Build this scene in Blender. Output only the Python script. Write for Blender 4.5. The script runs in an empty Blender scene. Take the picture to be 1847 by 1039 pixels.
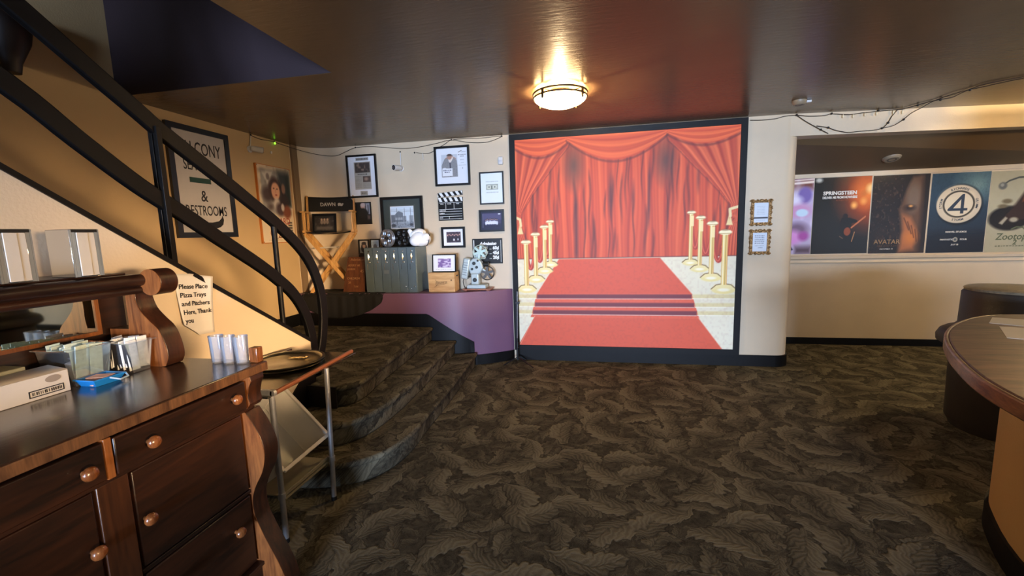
DAYP, DAYC = 2350., (.55, .69, .96)
LAMP1, BOWL1 = 70., 52.
LAMP2, BOWL2 = 90., 90.
LAMP3, BOWL3 = 8., 38.
SIDEP = 55.
CARPET_DARK, CARPET_LIGHT = (37, 35, 30), (112, 107, 90)
import bpy, math, random
import numpy as np
from mathutils import Vector, Matrix
random.seed(7)
PI = math.pi
COL = bpy.context.scene.collection

# ------------------------------------------------------------------ materials
def lin(c):
    return tuple((x / 255 / 12.92) if x / 255 <= 0.04045 else ((x / 255 + 0.055) / 1.055) ** 2.4 for x in c[:3])

MATS = {}
def mat(name, col, rough=.5, metal=0., bump=0., bscale=60., var=.08, vscale=9., coat=0., trans=0., emit=0., ior=1.5, spec=.5):
    """principled paint/metal/plastic with a little procedural colour and surface variation"""
    if name in MATS: return MATS[name]
    m = bpy.data.materials.new(name); m.use_nodes = True
    nt = m.node_tree; N = nt.nodes; L = nt.links
    b = N['Principled BSDF']
    c = lin(col)
    b.inputs['Roughness'].default_value = rough; b.inputs['Metallic'].default_value = metal
    b.inputs['IOR'].default_value = ior; b.inputs['Specular IOR Level'].default_value = spec
    b.inputs['Coat Weight'].default_value = coat; b.inputs['Coat Roughness'].default_value = .15
    b.inputs['Transmission Weight'].default_value = trans
    if emit:
        b.inputs['Emission Color'].default_value = (*c, 1); b.inputs['Emission Strength'].default_value = emit
    tc = N.new('ShaderNodeTexCoord')
    nz = N.new('ShaderNodeTexNoise'); nz.inputs['Scale'].default_value = vscale; nz.inputs['Detail'].default_value = 4
    L.new(tc.outputs['Object'], nz.inputs['Vector'])
    r = N.new('ShaderNodeValToRGB')
    r.color_ramp.elements[0].position = .3; r.color_ramp.elements[1].position = .7
    r.color_ramp.elements[0].color = (*[x * (1 - var) for x in c], 1)
    r.color_ramp.elements[1].color = (*[min(1, x * (1 + var)) for x in c], 1)
    L.new(nz.outputs['Fac'], r.inputs['Fac']); L.new(r.outputs['Color'], b.inputs['Base Color'])
    if bump:
        n2 = N.new('ShaderNodeTexNoise'); n2.inputs['Scale'].default_value = bscale; n2.inputs['Detail'].default_value = 5
        L.new(tc.outputs['Object'], n2.inputs['Vector'])
        bp = N.new('ShaderNodeBump'); bp.inputs['Strength'].default_value = bump; bp.inputs['Distance'].default_value = .01
        L.new(n2.outputs['Fac'], bp.inputs['Height']); L.new(bp.outputs['Normal'], b.inputs['Normal'])
    MATS[name] = m
    return m

def wood(name, dark, light, axis='y', rough=.35, scale=14., coat=.2):
    if name in MATS: return MATS[name]
    m = bpy.data.materials.new(name); m.use_nodes = True
    nt = m.node_tree; N = nt.nodes; L = nt.links; b = N['Principled BSDF']
    tc = N.new('ShaderNodeTexCoord'); mp = N.new('ShaderNodeMapping')
    s = {'x': (.12, 1, 1), 'y': (1, .12, 1), 'z': (1, 1, .12)}[axis]
    mp.inputs['Scale'].default_value = s
    L.new(tc.outputs['Object'], mp.inputs['Vector'])
    n1 = N.new('ShaderNodeTexNoise'); n1.inputs['Scale'].default_value = scale; n1.inputs['Detail'].default_value = 8
    n1.inputs['Roughness'].default_value = .62; n1.inputs['Distortion'].default_value = 1.2
    L.new(mp.outputs['Vector'], n1.inputs['Vector'])
    n2 = N.new('ShaderNodeTexNoise'); n2.inputs['Scale'].default_value = scale * 9; n2.inputs['Detail'].default_value = 3
    L.new(mp.outputs['Vector'], n2.inputs['Vector'])
    mx = N.new('ShaderNodeMath'); mx.operation = 'MULTIPLY_ADD'; mx.inputs[1].default_value = .35
    L.new(n2.outputs['Fac'], mx.inputs[0]); L.new(n1.outputs['Fac'], mx.inputs[2])
    r = N.new('ShaderNodeValToRGB')
    r.color_ramp.elements[0].position = .5; r.color_ramp.elements[1].position = .85
    r.color_ramp.elements[0].color = (*lin(dark), 1); r.color_ramp.elements[1].color = (*lin(light), 1)
    L.new(mx.outputs[0], r.inputs['Fac']); L.new(r.outputs['Color'], b.inputs['Base Color'])
    b.inputs['Roughness'].default_value = rough; b.inputs['Coat Weight'].default_value = coat; b.inputs['Coat Roughness'].default_value = .22
    bp = N.new('ShaderNodeBump'); bp.inputs['Strength'].default_value = .12; bp.inputs['Distance'].default_value = .004
    L.new(mx.outputs[0], bp.inputs['Height']); L.new(bp.outputs['Normal'], b.inputs['Normal'])
    MATS[name] = m
    return m

def carpet():
    """dark taupe carpet woven with large overlapping acanthus leaves"""
    m = bpy.data.materials.new('leaf_carpet'); m.use_nodes = True
    nt = m.node_tree; N = nt.nodes; L = nt.links; b = N['Principled BSDF']
    def M_(op, *a):
        n = N.new('ShaderNodeMath'); n.operation = op
        for i, x in enumerate(a):
            if isinstance(x, (int, float)): n.inputs[i].default_value = x
            else: L.new(x, n.inputs[i])
        return n.outputs[0]
    def noise(scale, det, vec, out='Fac', rough=.5):
        n = N.new('ShaderNodeTexNoise'); n.inputs['Scale'].default_value = scale; n.inputs['Detail'].default_value = det; n.inputs['Roughness'].default_value = rough
        L.new(vec, n.inputs['Vector']); return n.outputs[out]
    def rng(x, a, b_, c=0., d=1.):
        n = N.new('ShaderNodeMapRange'); n.inputs[1].default_value = a; n.inputs[2].default_value = b_; n.inputs[3].default_value = c; n.inputs[4].default_value = d; L.new(x, n.inputs[0]); return n.outputs[0]
    g = N.new('ShaderNodeNewGeometry'); sp = N.new('ShaderNodeSeparateXYZ'); L.new(g.outputs['Position'], sp.inputs[0])
    # the carpet is laid over the steps: unroll risers into the pattern plane
    cb = N.new('ShaderNodeCombineXYZ'); L.new(M_('SUBTRACT', sp.outputs[0], sp.outputs[2]), cb.inputs[0]); L.new(M_('MULTIPLY_ADD', sp.outputs[2], -.35, sp.outputs[1]), cb.inputs[1])
    w = N.new('ShaderNodeVectorMath'); w.operation = 'MULTIPLY_ADD'; L.new(noise(11, 4, cb.outputs[0], 'Color'), w.inputs[0]); w.inputs[1].default_value = (.10, .10, 0); L.new(cb.outputs[0], w.inputs[2])
    def leaves(scale, off, ratio, width):
        mp = N.new('ShaderNodeMapping'); mp.inputs['Scale'].default_value = (scale,) * 3; mp.inputs['Location'].default_value = (off, off * 1.7, 0); L.new(w.outputs[0], mp.inputs['Vector'])
        v = N.new('ShaderNodeTexVoronoi'); v.voronoi_dimensions = '2D'; v.inputs['Scale'].default_value = 1.; v.inputs['Randomness'].default_value = .85; L.new(mp.outputs[0], v.inputs['Vector'])
        d = N.new('ShaderNodeVectorMath'); d.operation = 'SUBTRACT'; L.new(mp.outputs[0], d.inputs[0]); L.new(v.outputs['Position'], d.inputs[1])
        ds = N.new('ShaderNodeSeparateXYZ'); L.new(d.outputs[0], ds.inputs[0]); cs = N.new('ShaderNodeSeparateColor'); L.new(v.outputs['Color'], cs.inputs[0])
        th = M_('MULTIPLY', cs.outputs[0], 6.283); c = M_('COSINE', th); s_ = M_('SINE', th)
        lx = M_('ADD', M_('MULTIPLY', ds.outputs[0], c), M_('MULTIPLY', ds.outputs[1], s_))
        ly = M_('SUBTRACT', M_('MULTIPLY', ds.outputs[1], c), M_('MULTIPLY', ds.outputs[0], s_))
        k = M_('MULTIPLY', M_('SUBTRACT', cs.outputs[1], .5), 2.4)
        y2 = M_('SUBTRACT', ly, M_('MULTIPLY', k, M_('MULTIPLY', lx, lx))); ay = M_('ABSOLUTE', y2)
        q = M_('DIVIDE', lx, ratio); ww = M_('MULTIPLY', M_('SUBTRACT', 1., M_('MULTIPLY', q, q)), width)
        serr = M_('MULTIPLY', M_('SINE', M_('MULTIPLY', M_('SUBTRACT', lx, M_('MULTIPLY', ay, .9)), 30.)), .028)
        e = M_('SUBTRACT', M_('ADD', ww, serr), ay)
        mask = rng(e, -.012, .035)
        side = rng(y2, -.28, .26, .30, 1.0)
        rib = M_('MULTIPLY', M_('SINE', M_('MULTIPLY', M_('SUBTRACT', M_('MULTIPLY', lx, 1.1), M_('MULTIPLY', ay, 1.5)), 40.)), .15)
        mid = rng(ay, .0, .03, .55, 1.)
        val = M_('MULTIPLY', M_('MULTIPLY', M_('ADD', side, rib), mid), mask)
        line = rng(M_('ABSOLUTE', e), .0, .035, 0., 1.)
        return val, line, mask
    a1, l1, m1 = leaves(3.6, 0., .82, .29); a2, l2, m2 = leaves(5.2, 13.3, .76, .25); a3, l3, m3 = leaves(9., 31.1, .70, .22)
    base = rng(noise(26, 5, w.outputs[0], 'Fac', .7), .3, .75, .02, .5)
    t = M_('MAXIMUM', base, M_('MULTIPLY', a3, .62))
    t = M_('MULTIPLY', t, rng(l2, 0, 1, .45, 1.)); t = M_('MAXIMUM', M_('MULTIPLY', t, M_('SUBTRACT', 1., M_('MULTIPLY', m2, .7))), M_('MULTIPLY', a2, .8))
    t = M_('MULTIPLY', t, rng(l1, 0, 1, .35, 1.)); t = M_('MAXIMUM', M_('MULTIPLY', t, M_('SUBTRACT', 1., M_('MULTIPLY', m1, .8))), a1)
    t = M_('MULTIPLY_ADD', M_('SUBTRACT', noise(240., 2, g.outputs['Position']), .5), .5, t)
    t = M_('MULTIPLY_ADD', M_('SUBTRACT', noise(3., 3, w.outputs[0]), .5), .25, t)
    r = N.new('ShaderNodeValToRGB'); e = r.color_ramp.elements
    e[0].position = .0; e[0].color = (*lin(CARPET_DARK), 1)
    e[1].position = 1.; e[1].color = (*lin(CARPET_LIGHT), 1)
    L.new(t, r.inputs['Fac']); L.new(r.outputs['Color'], b.inputs['Base Color'])
    b.inputs['Roughness'].default_value = .95; b.inputs['Specular IOR Level'].default_value = .12
    bp = N.new('ShaderNodeBump'); bp.inputs['Strength'].default_value = .35; bp.inputs['Distance'].default_value = .005
    L.new(t, bp.inputs['Height']); L.new(bp.outputs['Normal'], b.inputs['Normal'])
    MATS['leaf_carpet'] = m
    return m

def plaster(name, col, rough=.45, streak=False, spec=.5):
    """painted plaster with roller texture; streak = long trowel marks"""
    m = bpy.data.materials.new(name); m.use_nodes = True
    nt = m.node_tree; N = nt.nodes; L = nt.links; b = N['Principled BSDF']
    g = N.new('ShaderNodeNewGeometry'); mp = N.new('ShaderNodeMapping'); L.new(g.outputs['Position'], mp.inputs['Vector'])
    if streak: mp.inputs['Scale'].default_value = (.22, 1, 1)
    n1 = N.new('ShaderNodeTexNoise'); n1.inputs['Scale'].default_value = 45 if streak else 90; n1.inputs['Detail'].default_value = 5
    L.new(mp.outputs[0], n1.inputs['Vector'])
    n2 = N.new('ShaderNodeTexNoise'); n2.inputs['Scale'].default_value = 2.2; n2.inputs['Detail'].default_value = 3; L.new(g.outputs['Position'], n2.inputs['Vector'])
    r = N.new('ShaderNodeValToRGB'); c = lin(col)
    r.color_ramp.elements[0].position = .3; r.color_ramp.elements[1].position = .7
    r.color_ramp.elements[0].color = (*[x * .95 for x in c], 1); r.color_ramp.elements[1].color = (*[min(1, x * 1.05) for x in c], 1)
    L.new(n2.outputs['Fac'], r.inputs['Fac']); L.new(r.outputs['Color'], b.inputs['Base Color'])
    b.inputs['Roughness'].default_value = rough; b.inputs['Specular IOR Level'].default_value = spec
    bp = N.new('ShaderNodeBump'); bp.inputs['Strength'].default_value = .35 if streak else .22; bp.inputs['Distance'].default_value = .004
    L.new(n1.outputs['Fac'], bp.inputs['Height']); L.new(bp.outputs['Normal'], b.inputs['Normal'])
    MATS[name] = m
    return m

def printed(name='printed_paper', rough=.55):
    if name in MATS: return MATS[name]
    m = bpy.data.materials.new(name); m.use_nodes = True
    nt = m.node_tree; b = nt.nodes['Principled BSDF']
    a = nt.nodes.new('ShaderNodeVertexColor'); a.layer_name = 'print'
    nt.links.new(a.outputs['Color'], b.inputs['Base Color']); b.inputs['Roughness'].default_value = rough
    MATS[name] = m
    return m

def clear(name, tint=(235, 240, 245), rough=.08, milky=0.):
    """thin clear plastic: mostly see-through with a glossy skin"""
    if name in MATS: return MATS[name]
    m = bpy.data.materials.new(name); m.use_nodes = True
    nt = m.node_tree; N = nt.nodes; L = nt.links
    N.remove(N['Principled BSDF'])
    t = N.new('ShaderNodeBsdfTransparent'); t.inputs[0].default_value = (*lin(tint), 1)
    g = N.new('ShaderNodeBsdfGlossy'); g.inputs['Roughness'].default_value = rough; g.inputs[0].default_value = (.95, .97, 1, 1)
    f = N.new('ShaderNodeFresnel'); f.inputs[0].default_value = 1.45
    nz = N.new('ShaderNodeTexNoise'); nz.inputs['Scale'].default_value = 6
    a = N.new('ShaderNodeMath'); a.operation = 'MULTIPLY_ADD'; a.inputs[1].default_value = .08; L.new(nz.outputs['Fac'], a.inputs[0]); L.new(f.outputs[0], a.inputs[2])
    mx = N.new('ShaderNodeMixShader'); L.new(a.outputs[0], mx.inputs[0]); L.new(t.outputs[0], mx.inputs[1]); L.new(g.outputs[0], mx.inputs[2])
    last = mx
    if milky:
        df = N.new('ShaderNodeBsdfDiffuse'); df.inputs[0].default_value = (.85, .88, .92, 1); m2 = N.new('ShaderNodeMixShader'); m2.inputs[0].default_value = milky
        L.new(mx.outputs[0], m2.inputs[1]); L.new(df.outputs[0], m2.inputs[2]); last = m2
    L.new(last.outputs[0], N['Material Output'].inputs['Surface'])
    MATS[name] = m
    return m

# ------------------------------------------------------------------ geometry
class MB:
    def __init__(s): s.v = []; s.f = []
    def add(s, vs, fs):
        o = len(s.v); s.v += [tuple(map(float, p)) for p in vs]; s.f += [[i + o for i in f] for f in fs]; return s
    def box(s, x0, x1, y0, y1, z0, z1):
        v = [(x, y, z) for z in (z0, z1) for y in (y0, y1) for x in (x0, x1)]
        return s.add(v, [(0, 2, 3, 1), (4, 5, 7, 6), (0, 1, 5, 4), (2, 6, 7, 3), (0, 4, 6, 2), (1, 3, 7, 5)])
    def obox(s, c, size, rot=None):
        R = rot if rot is not None else Matrix.Identity(3); c = Vector(c); h = Vector(size) / 2
        v = [c + R @ Vector((sx * h.x, sy * h.y, sz * h.z)) for sz in (-1, 1) for sy in (-1, 1) for sx in (-1, 1)]
        return s.add(v, [(0, 2, 3, 1), (4, 5, 7, 6), (0, 1, 5, 4), (2, 6, 7, 3), (0, 4, 6, 2), (1, 3, 7, 5)])
    def beam(s, p, q, w, h, up=(0, 0, 1)):
        """rectangular stick from p to q, w across, h along up"""
        p = Vector(p); q = Vector(q); d = (q - p); l = d.length; d.normalize()
        u = Vector(up); x = d.cross(u).normalized(); u = x.cross(d).normalized()
        R = Matrix((x, d, u)).transposed()
        return s.obox((p + q) / 2, (w, l, h), R)
    def prism(s, poly, a0, a1, axis='z'):
        """extrude a 2D polygon along an axis: z -> (x,y), y -> (x,z), x -> (y,z)"""
        f = {'z': lambda p, a: (p[0], p[1], a), 'y': lambda p, a: (p[0], a, p[1]), 'x': lambda p, a: (a, p[0], p[1])}[axis]
        ar = sum(poly[i][0] * poly[(i + 1) % len(poly)][1] - poly[(i + 1) % len(poly)][0] * poly[i][1] for i in range(len(poly)))
        if ar < 0: poly = poly[::-1]
        n = len(poly); v = [f(p, a0) for p in poly] + [f(p, a1) for p in poly]
        fl = axis == 'y'
        F = [tuple(range(n))[::-1], tuple(range(n, 2 * n))] + [(i, (i + 1) % n, n + (i + 1) % n, n + i) for i in range(n)]
        if fl: F = [t[::-1] for t in F]
        return s.add(v, F)
    def tube(s, pts, r, n=8, closed=False, caps=True):
        pts = [Vector(p) for p in pts]; k = len(pts); rs = r if isinstance(r, (list, tuple)) else [r] * k
        V = []; up = None
        for i, p in enumerate(pts):
            a = pts[(i - 1) % k] if (closed or i) else p; b = pts[(i + 1) % k] if (closed or i < k - 1) else p
            d = (b - a).normalized()
            if up is None:
                up = Vector((0, 0, 1)) if abs(d.z) < .9 else Vector((1, 0, 0))
            x = d.cross(up).normalized(); up = x.cross(d).normalized()
            V += [p + rs[i] * (math.cos(2 * PI * j / n) * x + math.sin(2 * PI * j / n) * up) for j in range(n)]
        F = []
        for i in range(k if closed else k - 1):
            a = i * n; b = ((i + 1) % k) * n
            F += [(a + j, a + (j + 1) % n, b + (j + 1) % n, b + j) for j in range(n)]
        if caps and not closed: F += [tuple(range(n))[::-1], tuple(range((k - 1) * n, k * n))]
        return s.add(V, F)
    def strip(s, pts, w, h, wdir):
        """rectangular section swept along pts; w along wdir, h across"""
        pts = [Vector(p) for p in pts]; W = Vector(wdir).normalized(); V = []
        for i, p in enumerate(pts):
            d = (pts[min(i + 1, len(pts) - 1)] - pts[max(i - 1, 0)]).normalized(); u = d.cross(W).normalized()
            V += [p + W * w / 2 + u * h / 2, p - W * w / 2 + u * h / 2, p - W * w / 2 - u * h / 2, p + W * w / 2 - u * h / 2]
        F = [(i * 4 + j, i * 4 + (j + 1) % 4, i * 4 + 4 + (j + 1) % 4, i * 4 + 4 + j) for i in range(len(pts) - 1) for j in range(4)]
        F += [(3, 2, 1, 0), tuple(range(len(V) - 4, len(V)))]
        return s.add(V, F)
    def lathe(s, prof, c=(0, 0, 0), n=32, R=None, a0=0., a1=2 * PI):
        R = R or Matrix.Identity(3); c = Vector(c); V = []; full = abs(a1 - a0 - 2 * PI) < 1e-6; m = n if full else n + 1
        for j in range(m):
            a = a0 + (a1 - a0) * j / n
            for r, z in prof: V.append(c + R @ Vector((r * math.cos(a), r * math.sin(a), z)))
        k = len(prof); F = []
        for j in range(n):
            for i in range(k - 1):
                a = j * k + i; b = ((j + 1) % m) * k + i
                F.append((a, b, b + 1, a + 1))
        return s.add(V, F)
    def ball(s, c, r, sc=(1, 1, 1), n=16, R=None):
        R = R or Matrix.Identity(3); k = n // 2; V = []; c = Vector(c)
        for i in range(k + 1):
            t = PI * i / k
            for j in range(n):
                a = 2 * PI * j / n
                V.append(c + R @ Vector((r * sc[0] * math.sin(t) * math.cos(a), r * sc[1] * math.sin(t) * math.sin(a), r * sc[2] * math.cos(t))))
        F = [(i * n + j, (i + 1) * n + j, (i + 1) * n + (j + 1) % n, i * n + (j + 1) % n) for i in range(k) for j in range(n)]
        return s.add(V, F)
    def grid(s, fn, nu, nv):
        V = [fn(i / (nu - 1), j / (nv - 1)) for j in range(nv) for i in range(nu)]
        return s.add(V, [(j * nu + i, j * nu + i + 1, (j + 1) * nu + i + 1, (j + 1) * nu + i) for j in range(nv - 1) for i in range(nu - 1)])
    def build(s, name, m, parent=None, bevel=0., smooth=40, solid=0., sub=0, seg=2, **props):
        o0 = Vector(parent_loc(parent)) if parent is not None else Vector((0, 0, 0))
        v = s.v
        if parent is None:
            a = np.array(v); o0 = Vector(((a[:, 0].min() + a[:, 0].max()) / 2, (a[:, 1].min() + a[:, 1].max()) / 2, a[:, 2].min()))
        me = bpy.data.meshes.new(name)
        me.from_pydata([tuple(Vector(p) - o0) for p in v], [], s.f); me.validate(); me.update()
        if solid or bevel or sub:
            pass
        me.materials.append(m)
        if smooth:
            me.polygons.foreach_set('use_smooth', [True] * len(me.polygons))
            me.set_sharp_from_angle(angle=math.radians(smooth))
        o = bpy.data.objects.new(name, me); COL.objects.link(o)
        if parent is not None: o.parent = parent
        else: o.location = o0
        if solid:
            q = o.modifiers.new('solid', 'SOLIDIFY'); q.thickness = abs(solid); q.offset = -1 if solid > 0 else 1
        if bevel:
            q = o.modifiers.new('bevel', 'BEVEL'); q.width = bevel; q.segments = seg; q.limit_method = 'ANGLE'; q.angle_limit = math.radians(35)
        if sub:
            q = o.modifiers.new('sub', 'SUBSURF'); q.levels = sub; q.render_levels = sub
        for k, x in props.items(): o[k] = x
        return o

def parent_loc(p):
    l = Vector(p.location)
    while p.parent: p = p.parent; l += Vector(p.location)
    return l

def thing(name, label, cat, loc, group=None):
    o = bpy.data.objects.new(name, None); COL.objects.link(o); o.location = loc
    o.empty_display_size = .05; o['label'] = label; o['category'] = cat
    if group: o['group'] = group
    return o
def tag(o, label, cat, group=None):
    o['label'] = label; o['category'] = cat
    if group: o['group'] = group
    return o
def struct(name, mb, m, **k):
    o = mb.build(name, m, **k); o['kind'] = 'structure'; return o

FACE_ROOM = Matrix(((1, 0, 0), (0, 0, -1), (0, 1, 0)))       # drawn things that face the camera side (-Y): right = +X, up = +Z
FACE_RIGHT = Matrix(((0, 0, 1), (1, 0, 0), (0, 1, 0)))       # things on the left wall, facing +X: right = +Y, up = +Z
FACE_UP = Matrix.Identity(3)

def lettering(txt, m, parent, at, size, R=FACE_ROOM, align='CENTER', bold=0., shear=0., sx=1., depth=.0012, name='lettering', space=1.):
    c = bpy.data.curves.new('t', 'FONT'); c.body = txt; c.size = size; c.align_x = align; c.extrude = depth / 2; c.offset = bold; c.shear = shear
    c.space_character = space; c.resolution_u = 3
    t = bpy.data.objects.new('t', c); COL.objects.link(t)
    dg = bpy.context.evaluated_depsgraph_get(); me = bpy.data.meshes.new_from_object(t.evaluated_get(dg))
    bpy.data.objects.remove(t); bpy.data.curves.remove(c)
    at = Vector(at); o0 = parent_loc(parent)
    for v in me.vertices: v.co = R @ Vector((v.co.x * sx, v.co.y, v.co.z)) + at - o0
    me.materials.clear(); me.materials.append(m)
    for p in me.polygons: p.material_index = 0
    o = bpy.data.objects.new(name, me); COL.objects.link(o); o.parent = parent
    return o

# ------------------------------------------------------------------ printed pictures
class Print:
    """a flat printed picture: shapes are drawn in paper coordinates u (0..1 right), v (0..1 up)"""
    def __init__(s, nx, ny, bg, asp=1.):
        s.nx, s.ny, s.asp = nx, ny, asp
        s.u, s.v = np.meshgrid(np.linspace(0, 1, nx), np.linspace(0, 1, ny))
        s.px = 1. / nx
        s.c = np.zeros((ny, nx, 3)); s.c[:] = np.array(bg) / 255
        s.rs = np.random.RandomState(3)
    def mix(s, a, col):
        a = np.clip(a, 0, 1)[..., None]; s.c = s.c * (1 - a) + np.array(col) / 255 * a; return s
    def soft(s, d, e): return np.clip(.5 - d / max(e, s.px), 0, 1)
    def ell(s, cu, cv, ru, rv, col, e=0., a=1.):
        d = (np.sqrt(((s.u - cu) / ru) ** 2 + ((s.v - cv) / rv) ** 2) - 1) * min(ru, rv); return s.mix(s.soft(d, e) * a, col)
    def ring(s, cu, cv, r, w, col, e=0., a=1.):
        d = np.abs(np.sqrt((s.u - cu) ** 2 + ((s.v - cv) / s.asp) ** 2) - r) - w / 2; return s.mix(s.soft(d, e) * a, col)
    def rect(s, u0, u1, v0, v1, col, e=0., a=1.):
        d = np.maximum(np.maximum(u0 - s.u, s.u - u1), np.maximum(v0 - s.v, s.v - v1)); return s.mix(s.soft(d, e) * a, col)
    def poly(s, pts, col, e=0., a=1.):
        ins = np.zeros(s.u.shape, bool); dist = np.full(s.u.shape, 9.)
        for (x0, y0), (x1, y1) in zip(pts, pts[1:] + pts[:1]):
            if y1 != y0:
                c = (y0 > s.v) != (y1 > s.v); ins ^= c & (s.u < (x1 - x0) * (s.v - y0) / (y1 - y0) + x0)
            dist = np.minimum(dist, s.seg(x0, y0, x1, y1))
        return s.mix(s.soft(np.where(ins, -dist, dist), e) * a, col)
    def seg(s, x0, y0, x1, y1):
        dx, dy = x1 - x0, y1 - y0; l = dx * dx + dy * dy or 1e-9
        t = np.clip(((s.u - x0) * dx + (s.v - y0) * dy) / l, 0, 1); return np.hypot(s.u - x0 - t * dx, s.v - y0 - t * dy)
    def line(s, pts, w, col, e=0., a=1.):
        d = np.full(s.u.shape, 9.)
        for p, q in zip(pts, pts[1:]): d = np.minimum(d, s.seg(*p, *q))
        return s.mix(s.soft(d - w / 2, e) * a, col)
    def noise(s, n, seed=0):
        r = np.random.RandomState(seed).rand(n + 2, n + 2); x = s.u * n; y = s.v * n; i = np.minimum(x.astype(int), n); j = np.minimum(y.astype(int), n)
        fx = x - i; fy = y - j; fx = fx * fx * (3 - 2 * fx); fy = fy * fy * (3 - 2 * fy)
        return (r[j, i] * (1 - fx) + r[j, i + 1] * fx) * (1 - fy) + (r[j + 1, i] * (1 - fx) + r[j + 1, i + 1] * fx) * fy
    def scribble(s, u0, u1, v, h, col, n=12, seed=0, a=.8):
        """a row of tiny illegible print"""
        r = np.random.RandomState(seed); x = u0
        while x < u1:
            w = (u1 - u0) / n * r.uniform(.4, 1.1); s.rect(x, min(x + w, u1), v - h / 2 * r.uniform(.6, 1), v + h / 2 * r.uniform(.6, 1), col, h * .3, a); x += w + (u1 - u0) / n * .35
        return s
    def sheet(s, name, parent, corner, w, h, R=FACE_ROOM, m=None, **props):
        """place as a sheet whose lower left corner is at corner"""
        c0 = Vector(corner); o0 = parent_loc(parent) if parent is not None else c0
        nx, ny = s.nx, s.ny
        loc = np.stack([s.u.ravel() * w, s.v.ravel() * h, np.zeros(nx * ny)], 1)
        Rn = np.array(R); V = loc @ Rn.T + np.array(c0 - o0)
        i, j = np.meshgrid(np.arange(nx - 1), np.arange(ny - 1)); q = (j * nx + i).ravel()
        F = np.stack([q, q + 1, q + nx + 1, q + nx], 1)
        me = bpy.data.meshes.new(name); me.from_pydata(V.tolist(), [], F.tolist()); me.update()
        at = me.color_attributes.new('print', 'FLOAT_COLOR', 'POINT')
        x = np.clip(s.c.reshape(-1, 3), 0, 1); x = np.where(x <= .04045, x / 12.92, ((x + .055) / 1.055) ** 2.4)
        at.data.foreach_set('color', np.concatenate([x, np.ones((len(x), 1))], 1).astype(np.float32).ravel())
        me.materials.append(m or printed())
        o = bpy.data.objects.new(name, me); COL.objects.link(o)
        if parent is not None: o.parent = parent
        else: o.location = c0
        for k, z in props.items(): o[k] = z
        return o

def frame_bars(x0, x1, z0, z1, w, y0, y1, wall='back'):
    """picture-frame moulding as one mitred ring with real depth (y0 wall side .. y1 front), bevelled inward"""
    mb = MB(); o = [(x0, z0), (x1, z0), (x1, z1), (x0, z1)]; i = [(x0 + w, z0 + w), (x1 - w, z0 + w), (x1 - w, z1 - w), (x0 + w, z1 - w)]
    P = (lambda p, d: (p[0], d, p[1])) if wall == 'back' else (lambda p, d: (d, p[0], p[1]))
    V = [P(p, y0) for p in o] + [P(p, y1) for p in o] + [P(p, y1) for p in i] + [P(p, y0) for p in i]
    F = []
    for a, b in ((0, 4), (4, 8), (8, 12), (12, 0)):
        for k in range(4): F.append((a + k, a + (k + 1) % 4, b + (k + 1) % 4, b + k))
    if wall == 'back': F = [f[::-1] for f in F] if y1 > y0 else F
    return mb.add(V, F)
# ------------------------------------------------------------------ camera (ultra-wide phone, 96 degrees across)
cam = bpy.data.objects.new('camera', bpy.data.cameras.new('camera')); COL.objects.link(cam)
cam.data.sensor_width = 36; cam.data.lens = 36 * 770 / 1847; cam.data.clip_start = .02
Rc = ((0.981272, 0.190513, -0.02846), (-0.003204, -0.131584, -0.9913), (-0.192601, 0.972826, -0.128509))
cam.matrix_world = Matrix(((Rc[0][0], -Rc[1][0], -Rc[2][0], 0), (Rc[0][1], -Rc[1][1], -Rc[2][1], 0), (Rc[0][2], -Rc[1][2], -Rc[2][2], 1.5), (0, 0, 0, 1)))
bpy.context.scene.camera = cam

# ------------------------------------------------------------------ surfaces
SOFFC = plaster('brown_soffit_paint', (96, 76, 52), .6)
LEFTC = plaster('tan_wall_paint', (184, 158, 116), .5)
WALLC = plaster('cream_wall_paint', (204, 187, 160), .42)
CEILC = plaster('mauve_ceiling_paint', (102, 82, 58), .27, streak=True, spec=.28)
PURPLE = plaster('purple_wall_paint', (112, 80, 106), .45)
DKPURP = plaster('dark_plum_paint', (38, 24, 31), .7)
BLACKP = mat('black_gloss_trim', (9, 9, 10), .5, bump=.05, bscale=40, var=.25, spec=.22)
CARPET = carpet()
STRIPC = plaster('taupe_shade_strip', (120, 100, 76), .6)  # shade of the turned wall face put into the strip's colour

def arc(cx, cy, rx, ry, a0, a1, n):
    return [(cx + rx * math.cos(math.radians(a0 + (a1 - a0) * i / n)), cy + ry * math.sin(math.radians(a0 + (a1 - a0) * i / n))) for i in range(n + 1)]

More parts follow.
